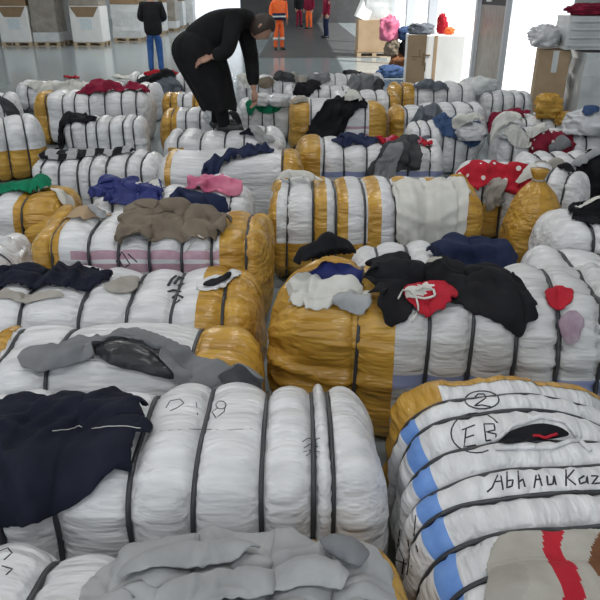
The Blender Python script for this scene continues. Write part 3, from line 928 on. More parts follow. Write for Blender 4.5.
drape('sweater', 'black navy sweater bunched on the bale with torn film', 'sweater',
      [(-30, 280), (0, 274), (14, 270), (20, 264), (45, 262), (80, 267), (100, 271), (111, 276), (112, 285), (100, 294), (85, 302), (60, 300), (30, 297), (0, 289), (-30, 292)],
      C_NAVY, tilt=16, k=1.16, thick=0.012, fold=0.06, ffreq=6)
drape('sleeve_scrap', 'grey beige cloth end poking out right of the navy sweater', 'cloth',
      [(104, 290), (113, 277), (136, 271), (141, 279), (127, 292), (112, 296)], C_BEIGE, tilt=16, k=1.2, fold=0.04)
drape('sweater', 'dark navy sweater trailing right beneath the pink pack', 'sweater',
      [(166, 207), (175, 196), (195, 201), (215, 195), (236, 203), (249, 215), (259, 228), (241, 229), (222, 216), (200, 212), (176, 214)], C_NAVY2, tilt=20, k=1.14, thick=0.012, fold=0.06)
drape('coat', 'khaki brown coat heaped on the rose striped bale', 'coat',
      [(116, 238), (121, 222), (134, 210), (150, 203), (166, 206), (200, 209), (220, 213), (229, 224), (226, 238), (190, 243), (150, 245), (122, 246)],
      C_KHAKI, tilt=18, k=1.25, thick=0.010, fold=0.10, ffreq=7, fdir=62, cell=0.015, bulk=0.05, crease=0.055)
drape('nylon_shirt', 'royal blue nylon shirt with a pale collar behind the khaki coat', 'shirt',
      [(94, 188), (104, 179), (116, 174), (132, 177), (155, 180), (165, 193), (163, 204), (130, 205), (112, 206), (102, 198)], C_BLUE, tilt=22, k=1.22, fold=0.09,
      paint=[([(132, 190), (145, 182), (156, 184), (160, 192), (150, 187), (140, 189)], C_WHITE)], thick=0.01)
drape('scarf', 'long navy scarf curving over the white bale with amber bands', 'scarf',
      [(182, 192), (190, 170), (208, 155), (238, 151), (250, 142), (262, 143), (277, 153), (250, 158), (226, 161), (206, 173), (196, 189)], C_NAVY2, tilt=20, k=1.1, thick=0.01)
drape('plastic_pack', 'pink knitwear sealed in clear plastic on the navy sweater', 'pack',
      [(184, 196), (190, 181), (206, 173), (224, 177), (239, 183), (241, 200), (226, 202), (200, 199)], C_PINK, tilt=25, k=1.10, thick=0.012, fold=0.05, cell=0.013, bulk=0.05, crease=0.06, ffreq=13,
      paint=[([(212, 178), (236, 182), (238, 192), (216, 190)], M_CLEAR)])
drape('towel', 'off-white towel hanging over the amber and white bale', 'towel',
      [(388, 178), (404, 168), (440, 165), (464, 167), (468, 190), (472, 234), (440, 237), (397, 236), (393, 205)], C_WHITE, tilt=38, k=1.05, thick=0.009, fold=0.03, cell=0.016, rnd=1, crease=0.022)
drape('jacket', 'navy jacket bunched behind the black jacket in the middle right', 'jacket',
      [(428, 250), (440, 238), (478, 237), (510, 244), (519, 260), (516, 280), (480, 272), (440, 268)], C_NAVY2, tilt=20, k=1.2, thick=0.012, fold=0.09, ffreq=6, bulk=0.09, spot=(474, 258))
drape('shirt', 'blue cloth between black cap and gathered amber bale end', 'shirt',
      [(303, 279), (318, 270), (345, 270), (362, 276), (345, 290), (322, 300), (312, 290)], C_BLUE, tilt=10, k=1.2, fold=0.05)
drape('t_shirt', 'pale crumpled t-shirt below the black jacket on the amber-ended bale', 't-shirt',
      [(290, 272), (300, 266), (330, 284), (350, 282), (372, 290), (368, 306), (340, 300), (315, 302), (296, 292)], C_WHITE, tilt=10, k=1.2, fold=0.03)
drape('jacket', 'large black jacket sprawled over the grey-white bale', 'jacket',
      [(366, 275), (372, 262), (392, 251), (406, 262), (440, 265), (480, 266), (514, 280), (531, 300), (529, 326), (500, 319), (470, 312), (440, 300),
       (414, 292), (408, 312), (388, 319), (374, 302)], C_BLACK, tilt=12, k=1.16, thick=0.010, fold=0.07, ffreq=6, cell=0.015, bulk=0.014)
drape('knit_cap', 'black knitted cap on top of the amber-ended bale', 'cap',
      [(294, 271), (300, 257), (314, 245), (331, 242), (350, 251), (357, 262), (338, 273), (312, 276)], C_BLACK, tilt=25, k=1.25, thick=0.016, fold=0.12, ffreq=4, spot=(325, 274), bulk=0.13)
drape('sports_shirt', 'red shirt with white piping under the black jacket edge', 'shirt',
      [(402, 293), (412, 286), (430, 285), (448, 290), (459, 300), (450, 311), (428, 312), (410, 304)], C_RED, tilt=14, k=1.2, fold=0.05,
      paint=[([(405, 294), (425, 291), (438, 295), (425, 299), (408, 299)], C_WHITE)])
stroke('drawcord', [(398, 300), (403, 291), (410, 290), (416, 297), (418, 310), (412, 322)], 0.004, C_WHITE, None, None, 0.006, 4, label='white drawcord looped at the black jacket hem', cat='cord')
stroke('drawcord', [(410, 297), (425, 299), (436, 297), (434, 291), (424, 288), (415, 291)], 0.005, C_WHITE, None, None, 0.008, 4, label='thick white cord looped on the red shirt', cat='cord')
stroke('drawcord', [(186, 252), (192, 243), (198, 236), (206, 240), (212, 246), (205, 250)], 0.004, C_WHITE, None, None, 0.006, 4, label='white cord dangling below the khaki coat', cat='cord')
drape('glove', 'red woollen glove on the bale right of the black jacket', 'glove',
      [(543, 303), (548, 297), (556, 293), (567, 295), (571, 303), (564, 309), (552, 310)], C_RED, tilt=14, k=1.3, thick=0.012, fold=0.06)
drape('tag_bundle', 'purple and white shred of cloth below the red glove', 'cloth',
      [(562, 312), (574, 308), (583, 316), (580, 326), (570, 325)], cloth_mat('mauve_cotton', (0.2, 0.12, 0.17), (0.4, 0.33, 0.38)), tilt=14, k=1.3, fold=0.04)

# ---- left side
drape('shirt', 'bright green shirt at the left edge', 'shirt',
      [(-25, 168), (4, 160), (30, 162), (45, 165), (49, 180), (30, 186), (0, 184), (-25, 186)], C_GREEN, tilt=34, k=1.18, thick=0.01, fold=0.06, spot=(15, 198), bulk=0.05)
puff('amber_parcel', 'amber plastic parcel wedged left of the rose striped bale', 'parcel', 70, 232, 0.27, 0.105, 0.235, M_YEL, 3, rot=R(4), at_z=0.0, xy=(-1.47, 3.90))
drape('cardboard_flap', 'flattened brown cardboard piece on the amber parcel', 'cardboard',
      [(60, 212), (75, 208), (108, 207), (112, 212), (92, 217), (84, 224), (70, 220)], M_CARD, tilt=14, k=1.0, thick=0.006, fold=0.0, steps=14, rnd=0)
drape('cloth', 'black navy cloth at the left edge below the green shirt', 'cloth',
      [(-25, 213), (15, 208), (33, 212), (37, 219), (15, 230), (-25, 233)], C_NAVY, tilt=16, k=1.16, fold=0.05)
drape('plastic_bag', 'crumpled white plastic bag at the left edge above the navy sweater', 'plastic bag',
      [(-25, 238), (5, 234), (28, 236), (36, 250), (30, 262), (0, 264), (-25, 262)], M_CLEAR, tilt=20, k=1.2, fold=0.08)
drape('striped_cloth', 'black and white striped cloth across the close-strapped bale', 'cloth',
      [(36, 153), (50, 145), (70, 139), (90, 144), (112, 142), (132, 136), (134, 145), (116, 155), (97, 152), (70, 160), (45, 161)], C_LGREY, tilt=30, k=1.08, fold=0.04, spot=(85, 157), bulk=0.05, crease=0.016, cell=0.018,
      paint=[([(x, 130), (x + 9, 130), (x + 3, 170), (x - 6, 170)], C_BLACK) for x in (44, 62, 80, 98, 116, 132)])
drape('sweater', 'black ragged sweater hanging over the short white bale', 'sweater',
      [(34, 112), (50, 106), (80, 106), (99, 115), (86, 122), (66, 121), (58, 122), (57, 138), (48, 138), (46, 119)], C_BLACK, tilt=28, k=1.15, fold=0.06, spot=(75, 124), bulk=0.05)
drape('cloth', 'dark red cloth along the big white bale on the left', 'cloth',
      [(73, 93), (85, 87), (105, 84), (120, 87), (130, 81), (148, 85), (148, 92), (120, 92), (102, 97), (86, 96)], C_MAROON, tilt=26, k=1.16, fold=0.08, spot=(110, 97), bulk=0.06)
drape('cloth', 'small bright red bundle far left on white scraps', 'cloth', blob(73, 78, 7, 5, 3), C_RED, tilt=40, k=1.3, fold=0.12)
drape('cloth', 'white scraps of cloth around the small red bundle', 'cloth', blob(60, 84, 30, 4, 5), C_WHITE, tilt=14, k=1.25, fold=0.12)
drape('cloth', 'bright red shirt at the feet of the standing man', 'shirt', blob(162, 75, 20, 3.4, 8), C_RED, tilt=12, k=1.2, fold=0.1)
drape('cloth', 'black cloth below the bright red shirt near the standing man', 'cloth', blob(160, 83, 22, 4, 9), C_BLACK, tilt=12, k=1.2, fold=0.08)
drape('cloth', 'blue grey cloth left of the bending person', 'cloth', blob(172, 92, 20, 4, 10), C_SLATE, tilt=14, k=1.2, fold=0.08)
# ---- centre
drape('trousers', 'long black trousers slung over the bale with amber ends', 'trousers',
      [(281, 141), (292, 126), (303, 112), (325, 105), (340, 97), (352, 91), (362, 103), (370, 108), (348, 119), (336, 131), (320, 143), (300, 146)], C_BLACK, tilt=38, k=1.08, thick=0.012, fold=0.05)
drape('sweater', 'black sweater sleeve curled above the long black trousers', 'sweater',
      [(284, 108), (288, 94), (300, 87), (318, 85), (322, 90), (304, 97), (294, 108)], C_BLACK, tilt=25, k=1.15, fold=0.07)
drape('cloth', 'navy cloth tucked beneath the long black trousers', 'cloth',
      [(328, 141), (345, 133), (366, 130), (378, 138), (370, 146), (345, 147)], C_NAVY2, tilt=16, k=1.15, fold=0.06)
drape('scarf', 'red and white net scarf on the middle bale', 'scarf',
      [(370, 141), (382, 133), (402, 138), (430, 143), (433, 150), (402, 147), (378, 149)], C_RED, tilt=16, k=1.25, fold=0.05,
      paint=[([(378, 139), (392, 138), (396, 143), (384, 145)], C_PINK), ([(408, 142), (420, 143), (420, 147), (408, 146)], C_PINK)])
drape('jacket', 'dark grey jacket with sheen on the middle bale above the towel', 'jacket',
      [(345, 172), (366, 160), (378, 153), (400, 146), (411, 144), (421, 158), (419, 168), (396, 166), (376, 177), (352, 176)], C_DGREY, tilt=22, k=1.18, fold=0.08, thick=0.012)
drape('cloth', 'grey knitted cloth just left of the white towel', 'cloth',
      [(372, 170), (394, 164), (404, 168), (392, 180), (374, 182)], C_GREY, tilt=20, k=1.25, fold=0.05)
drape('cloth', 'slate cloth with dark folds on the bale middle right', 'cloth',
      [(402, 121), (415, 111), (432, 109), (452, 117), (450, 126), (426, 123)], C_SLATE, tilt=16, k=1.2, fold=0.07)
drape('jeans', 'navy denim jeans right of the slate cloth', 'jeans',
      [(432, 118), (445, 113), (468, 118), (488, 125), (480, 133), (456, 131), (438, 128)], C_DENIM, tilt=10, k=1.2, fold=0.07, spot=(455, 127))
drape('cloth', 'black rag on the plastic bags under the bending person', 'cloth', blob(238, 118, 14, 6, 21), C_BLACK, tilt=25, k=1.2, fold=0.08)
drape('shirt', 'small green shirt right of the bending person', 'shirt', blob(270, 101, 14, 4.5, 22), C_GREEN, tilt=20, k=1.2, fold=0.06)
drape('cloth', 'dark navy heap just above the green shirt', 'cloth', blob(262, 90, 12, 5, 23), C_NAVY, tilt=25, k=1.25, fold=0.1)
# ---- right side
drape('polka_cloth', 'long red polka dot cloth lying above the amber sack', 'cloth',
      [(444, 169), (458, 160), (480, 159), (502, 164), (522, 170), (543, 181), (524, 186), (502, 180), (480, 172), (460, 173)], C_POLKA, tilt=16, k=1.14, fold=0.06)
drape('polka_cloth', 'dark red polka dot cloth on the far right bale', 'cloth',
      [(523, 150), (530, 142), (552, 141), (574, 146), (570, 156), (548, 160), (530, 158)], C_POLKAD, tilt=16, k=1.2, fold=0.08)
drape('shirt', 'crimson shirt peaked in front of the bright gateway', 'shirt',
      [(484, 122), (498, 110), (508, 104), (520, 109), (531, 118), (516, 125), (498, 128)], C_MAROON, tilt=40, k=1.2, fold=0.12)
drape('jacket', 'black padded jacket lying at the right edge', 'jacket',
      [(557, 184), (572, 171), (600, 161), (660, 160), (660, 196), (592, 198), (566, 196)], C_BLACK, tilt=18, k=1.18, fold=0.08, thick=0.014)
drape('trousers', 'black trousers below the padded jacket at the right edge', 'trousers',
      [(568, 214), (578, 200), (600, 196), (660, 198), (660, 232), (600, 233), (576, 228)], C_BLACK, tilt=24, k=1.15, fold=0.07, thick=0.012)
drape('cloth', 'white cloth strip between the two black garments at the right edge', 'cloth',
      [(574, 204), (600, 195), (640, 192), (640, 198), (600, 201), (578, 208)], C_WHITE, tilt=24, k=1.1, fold=0.03)

#@@BAGS
# ---- bags standing among the bales
def tied_sack(label, x, y, z0, r, h, m, seed, rot=0.0, name='tied_sack'):
    e = empty(name, (x, y, z0), rot, label, 'sack')
    prof = [(0.0, 0.55), (0.02, 0.86), (0.10, 1.0), (0.30, 1.05), (0.5, 1.0), (0.66, 0.86), (0.78, 0.62), (0.86, 0.34), (0.90, 0.17), (0.93, 0.22), (1.0, 0.34)]
    nt_ = 56; zs = np.linspace(0, 1, 34)
    rr = np.interp(zs, [p[0] for p in prof], [p[1] for p in prof])
    V = []
    for zf, q in zip(zs, rr):
        a = np.linspace(0, 2 * math.pi, nt_, endpoint=False)
        pleat = np.clip((zf - 0.45) / 0.4, 0.1, 1) * 0.11
        n1 = vnoise(np.cos(a) * 2 + seed, np.sin(a) * 2, 0 * a + zf * 3)
        n2 = vnoise(np.cos(a) * 7 + seed, np.sin(a) * 7, 0 * a + zf * 2.2)
        k = q * r * (1 + 0.09 * n1 + pleat * n2)
        V.append(np.stack([np.cos(a) * k, np.sin(a) * k, np.full(nt_, zf * h)], 1))
    V = np.concatenate(V)
    F = []
    for i in range(len(zs) - 1):
        for j in range(nt_):
            F.append((i * nt_ + j, i * nt_ + (j + 1) % nt_, (i + 1) * nt_ + (j + 1) % nt_, (i + 1) * nt_ + j))
    F.append(tuple(range(nt_))[::-1]); F.append(tuple((len(zs) - 1) * nt_ + j for j in range(nt_)))
    mesh_obj('body', V, F, m, e)
    P = [(math.cos(t) * r * 0.2, math.sin(t) * r * 0.2, 0.905 * h) for t in np.linspace(0, 6.283, 20)]
    tv, tf = tube(P, 0.007, 6); mesh_obj('tie', tv, tf, C_BEIGE, e)
    Mw = np.array(Matrix.Translation((x, y, z0)) @ Matrix.Rotation(rot, 4, 'Z'))
    add_obst(V @ Mw[:3, :3].T + Mw[:3, 3], F, e)
    return e
tied_sack('tied amber plastic sack standing upright behind the plump white bale', 1.50, 4.02, 0.0, 0.175, 0.70, M_YEL, 5)
p1 = puff('plastic_bag', 'shiny clear plastic bag by the feet of the bending person', 'plastic bag', 217, 122, 0.13, 0.10, 0.10, M_CLEAR, 6, crease=0.09)
puff('plastic_bag', 'pale plastic bag right of the bending person feet', 'plastic bag', 280, 127, 0.14, 0.10, 0.08, M_CLEAR, 8, crease=0.06)
puff('plastic_bag', 'grey plastic bag above the white bale right of the feet', 'plastic bag', 262, 118, 0.13, 0.09, 0.08, M_SACKG, 9, crease=0.06)
puff('amber_bag', 'small yellow plastic bag at the foot of the tall cardboard box', 'plastic bag', 546, 118, 0.15, 0.11, 0.14, M_YEL, 12, crease=0.07)
puff('amber_bag', 'little yellow bag right beside the small yellow plastic bag', 'plastic bag', 562, 125, 0.09, 0.07, 0.08, M_YEL, 13, crease=0.07)
puff('plastic_bag', 'large translucent white plastic bag at the right edge', 'plastic bag', 592, 134, 0.28, 0.18, 0.12, M_CLEAR, 14, crease=0.06)
puff('plastic_bag', 'white plastic bag at the foot of the door frame', 'plastic bag', 478, 95, 0.24, 0.16, 0.13, M_WFILM, 15, crease=0.06)
puff('plastic_bag', 'white stuffed bag left of the crimson shirt', 'plastic bag', 470, 140, 0.15, 0.11, 0.09, M_SACK, 16, crease=0.06)
puff('plastic_bag', 'small white bag with amber tape right of the jeans', 'plastic bag', 505, 138, 0.13, 0.10, 0.08, M_SACK, 17, crease=0.06)

# ---- heaped clothes on the far rows
far = [
 ('white shirt heap left of the navy heap far back', 'shirt', 248, 80, 9, 3.6, C_WHITE),
 ('olive dark cloth far back next to the white shirt heap', 'cloth', 283, 78, 12, 3.4, C_DGREY),
 ('tan cloth right of the olive dark cloth far back', 'cloth', 301, 80, 9, 3, C_BEIGE),
 ('pale grey cloth spread on the far middle bale', 'cloth', 325, 84, 20, 4, C_LGREY),
 ('black rag lying on the pale grey cloth far back', 'cloth', 351, 74, 10, 2.4, C_BLACK),
 ('grey tangled cloth left of the amber and white bale', 'cloth', 362, 84, 18, 5, C_GREY),
 ('dark brown cloth at the end of the grey tangle', 'cloth', 379, 79, 6, 4.5, C_DGREY),
 ('white rag beside the small green shirt', 'cloth', 297, 90, 10, 3.5, C_WHITE),
 ('black cloth tucked behind the white rag', 'cloth', 277, 87, 9, 3, C_BLACK),
 ('blue patterned mattress cover far back by the carton', 'cloth', 415, 77, 22, 3, C_SLATE),
 ('dark slate cloth on the amber and white bale', 'cloth', 430, 88, 16, 3, C_SLATE),
 ('white cloth drooping on the right of the dark slate cloth', 'cloth', 458, 92, 10, 3, C_WHITE),
 ('brown grey cloth below the dark slate cloth', 'cloth', 400, 90, 12, 3.4, C_GREY),
 ('white crumpled sheet in front of the crimson shirt', 'cloth', 520, 133, 18, 4.5, C_WHITE),
 ('navy rag on the white crumpled sheet', 'cloth', 516, 140, 7, 3, C_NAVY),
 ('pale cloth between the jeans and the red polka dot cloth', 'cloth', 462, 150, 14, 5, C_WHITE),
 ('beige scrap right of the long red polka dot cloth', 'cloth', 550, 165, 16, 4.5, C_BEIGE),
 ('blue scrap right of the dark red polka dot cloth', 'cloth', 584, 146, 9, 3.5, C_DENIM),
 ('white cloth heap under the dark red polka dot cloth', 'cloth', 500, 152, 18, 5, C_WHITE),
 ('grey cloth heap at the right edge above the padded jacket', 'cloth', 590, 158, 16, 4, C_LGREY),
 ('dark grey rag on the leftmost cut-off bale', 'cloth', 14, 108, 18, 4, C_DGREY),
 ('striped dark rag far left behind the big white bale', 'cloth', 22, 96, 12, 3, C_DGREY),
 ('white rag right of the black ragged sweater', 'cloth', 128, 78, 14, 3, C_WHITE),
 ('slate sock pile left of the white towel top', 'cloth', 440, 158, 10, 4, C_SLATE),
 ('grey rag covering the gap left of the tied amber sack', 'cloth', 493, 196, 12, 8, C_BEIGE),
 ('white tangled rag on the amber bale behind the green shirt', 'cloth', 62, 196, 12, 6, C_WHITE),
 ('grey speckled rag above the royal blue shirt', 'cloth', 120, 168, 16, 4, C_GREY),
 ('white slip of cloth left of the long navy scarf', 'cloth', 176, 180, 9, 5, C_WHITE),
 ('white fringe of cloth on top of the amber and white bale', 'cloth', 296, 181, 22, 4, C_WHITE),
 ('pale fringe between amber bale end and black jacket', 'cloth', 352, 298, 16, 9, C_LGREY),
 ('cream cap lying under the navy jacket', 'cap', 434, 262, 8, 4, C_CREAM),
 ('navy rag in front of the bending person', 'cloth', 252, 134, 12, 3, C_NAVY),
 ('white scarf end on the bale behind the red net scarf', 'scarf', 352, 100, 9, 4, C_WHITE),
 ('brown bundle behind the black sweater sleeve', 'cloth', 300, 100, 8, 3, C_CREAM),
 ('grey striped rag at the far edge left of the black rag', 'cloth', 318, 79, 12, 3, C_GREY),
 ('brown knit at the far edge between pale heaps', 'cloth', 266, 79, 9, 3, C_KHAKI),
 ('charcoal sweater between the amber end and slate cloth', 'sweater', 392, 104, 10, 4, C_DGREY),
 ('pale blue shirt on the bale with slate cloth', 'shirt', 418, 130, 12, 4, C_SLATE),
 ('cream scarf near the white stuffed bag', 'scarf', 486, 133, 9, 3.5, C_CREAM),
 ('white towel heap right of the crimson shirt', 'towel', 538, 130, 12, 3.5, C_WHITE),
 ('grey rag in front of the little yellow bag', 'cloth', 560, 136, 12, 3, C_GREY),
 ('red sock left of the dark red polka dot cloth', 'sock', 520, 152, 6, 3, C_RED),
 ('black cap near the right end of the red polka dot cloth', 'cap', 566, 170, 9, 4, C_BLACK),
 ('pale sheet hanging right of the long red polka dot cloth', 'sheet', 530, 172, 12, 5, C_WHITE),
 ('crumpled grey shirt in front of the bending person', 'shirt', 262, 140, 12, 4, C_LGREY),
 ('black rag on the bale behind the bending person', 'cloth', 190, 104, 10, 3.5, C_BLACK),
 ('pale rag on top of the big white bale near the dark red cloth', 'cloth', 110, 100, 12, 3, C_LGREY),
 ('green sock beside the small green shirt', 'sock', 252, 96, 6, 3, C_GREEN),
 ('pale mottled cloth between the khaki coat and blue shirt', 'cloth', 96, 212, 10, 4, C_LGREY),
]
for i, (lb, ct, cx, cy, rx, ry, mm) in enumerate(far):
    drape('cloth_heap' if ct == 'cloth' else 'shirt', lb, ct, blob(cx, cy, rx, ry, 100 + i), mm, tilt=22, k=1.25, fold=0.08, bulk=0.07, steps=30, cell=None)

#@@PEOPLE
# ================================================================== PEOPLE
def skin(verts, edges, radii, sub=2):
    me = bpy.data.meshes.new('tmp')
    me.from_pydata(verts, edges, [])
    ob = bpy.data.objects.new('tmp', me); COL.objects.link(ob)
    md = ob.modifiers.new('s', 'SKIN')
    me.skin_vertices.new() if not me.skin_vertices else None
    for i, r in enumerate(radii):
        sv = me.skin_vertices[0].data[i]
        sv.radius = (r, r) if not hasattr(r, '__len__') else r
        sv.use_root = (i == 0)
    ss = ob.modifiers.new('u', 'SUBSURF'); ss.levels = sub; ss.render_levels = sub
    dg = bpy.context.evaluated_depsgraph_get()
    ev = ob.evaluated_get(dg)
    m2 = ev.to_mesh()
    V = [v.co[:] for v in m2.vertices]; F = [tuple(p.vertices) for p in m2.polygons]
    ev.to_mesh_clear()
    bpy.data.objects.remove(ob); bpy.data.meshes.remove(me)
    return V, F

def hand(mb, wrist, d, palm_n, size=1.0):
    """palm and five unequal, slightly curled fingers"""
    d = Vector(d).normalized(); nrm = Vector(palm_n).normalized(); side = d.cross(nrm).normalized(); nrm = side.cross(d)
    w0 = Vector(wrist)
    pw, pl = 0.040 * size, 0.095 * size
    V, F = tube([w0 - d * 0.01, w0 + d * pl * 0.3, w0 + d * pl * 0.7, w0 + d * pl], [0.026 * size, pw, pw * 1.05, pw * 0.8], 12, 1.0)
    V = [v - nrm * ((v - w0).dot(nrm) * 0.55) for v in map(Vector, V)]
    mb.add(V, F)
    for f, (off, ln) in enumerate(((-0.030, 0.058), (-0.010, 0.075), (0.011, 0.080), (0.030, 0.070))):
        b0 = w0 + d * pl * 0.9 + side * off * size
        l = ln * size
        mb.tube([b0, b0 + d * l * 0.42 + nrm * l * 0.08, b0 + d * l * 0.75 + nrm * l * 0.30, b0 + d * l * 0.92 + nrm * l * 0.55],
                [0.0095 * size, 0.009 * size, 0.008 * size, 0.0055 * size], 8)
    b0 = w0 + d * pl * 0.25 - side * 0.034 * size
    mb.tube([b0, b0 + d * 0.03 * size - side * 0.024 * size + nrm * 0.01, b0 + d * 0.06 * size - side * 0.028 * size + nrm * 0.022],
            [0.012 * size, 0.0105 * size, 0.007 * size], 8)

def head_geo(mb, c, fwd, up, s=1.0):
    """skull with brow, nose, lips, ears; c = head centre, fwd = where the face looks"""
    f = Vector(fwd).normalized(); u = Vector(up); u = (u - f * u.dot(f)).normalized(); r = f.cross(u)
    U, Vn = 28, 22
    V = []; F = []
    c = Vector(c)
    for i in range(Vn + 1):
        ph = -math.pi / 2 + math.pi * i / Vn
        for j in range(U):
            t = 2 * math.pi * j / U
            x = math.cos(ph) * math.sin(t); y = math.cos(ph) * math.cos(t); z = math.sin(ph)
            px, py, pz = 0.076 * x, 0.096 * y, 0.115 * z
            if z < 0: px *= 1 + 0.22 * z; py *= 1 + 0.10 * z
            if y > 0:                                           # face side
                py *= 0.96
                nose = math.exp(-((x / 0.16) ** 2)) * math.exp(-(((z + 0.17) / 0.17) ** 2))
                py += 0.024 * nose
                for ex in (-0.38, 0.38): py -= 0.010 * math.exp(-(((x - ex) / 0.17) ** 2 + ((z - 0.02) / 0.1) ** 2))
                py += 0.006 * math.exp(-((x / 0.3) ** 2)) * math.exp(-(((z + 0.47) / 0.06) ** 2))
                py += 0.008 * math.exp(-((x / 0.3) ** 2)) * math.exp(-(((z + 0.8) / 0.12) ** 2))
            V.append(c + (r * px + f * py + u * pz) * s)
    for i in range(Vn):
        for j in range(U):
            F.append((i * U + j, i * U + (j + 1) % U, (i + 1) * U + (j + 1) % U, (i + 1) * U + j))
    mb.add(V, F)
    for sd in (-1, 1):
        e = c + r * sd * 0.076 * s - f * 0.004 * s
        mb.tube([e + u * 0.028 * s, e + r * sd * 0.012 * s + u * 0.012 * s - f * 0.012 * s, e + r * sd * 0.010 * s - u * 0.012 * s - f * 0.006 * s, e - u * 0.028 * s],
                [0.006 * s, 0.011 * s, 0.010 * s, 0.005 * s], 8)

def hair_geo(c, fwd, up, s=1.0, low=-0.25):
    f = Vector(fwd).normalized(); u = Vector(up); u = (u - f * u.dot(f)).normalized(); r = f.cross(u)
    U, Vn = 28, 14; V = []; F = []; c = Vector(c)
    for i in range(Vn + 1):
        for j in range(U):
            t = 2 * math.pi * j / U
            y0 = math.cos(t)
            lowest = low if y0 < 0.25 else 0.42
            if 0.25 <= y0 < 0.5: lowest = low + (0.42 - low) * (y0 - 0.25) / 0.25
            ph0 = math.asin(max(-0.95, min(0.95, lowest)))
            ph = ph0 + (math.pi / 2 - ph0) * i / Vn
            x = math.cos(ph) * math.sin(t); y = math.cos(ph) * y0; z = math.sin(ph)
            g = 1.0 + 0.03 * math.sin(t * 9) * math.cos(ph)
            px, py, pz = 0.085 * x * g, 0.106 * y * g, 0.125 * z
            V.append(c + (r * px + f * py + u * pz) * s)
    for i in range(Vn):
        for j in range(U):
            F.append((i * U + j, i * U + (j + 1) % U, (i + 1) * U + (j + 1) % U, (i + 1) * U + j))
    return V, F

def shoe(parent, p, d, m, L=0.27):
    d = Vector(d).normalized(); p = Vector(p)
    P = [p - d * 0.07, p - d * 0.05, p, p + d * 0.08, p + d * 0.15, p + d * (L - 0.07)]
    rr = [0.028, 0.042, 0.048, 0.046, 0.043, 0.022]
    V, F = tube([q + Vector((0, 0, r * 0.95)) for q, r in zip(P, rr)], rr, 12)
    V = [Vector((v[0], v[1], max(v[2], p.z + 0.002))) for v in V]
    return mesh_obj('shoe', V, F, m, parent)

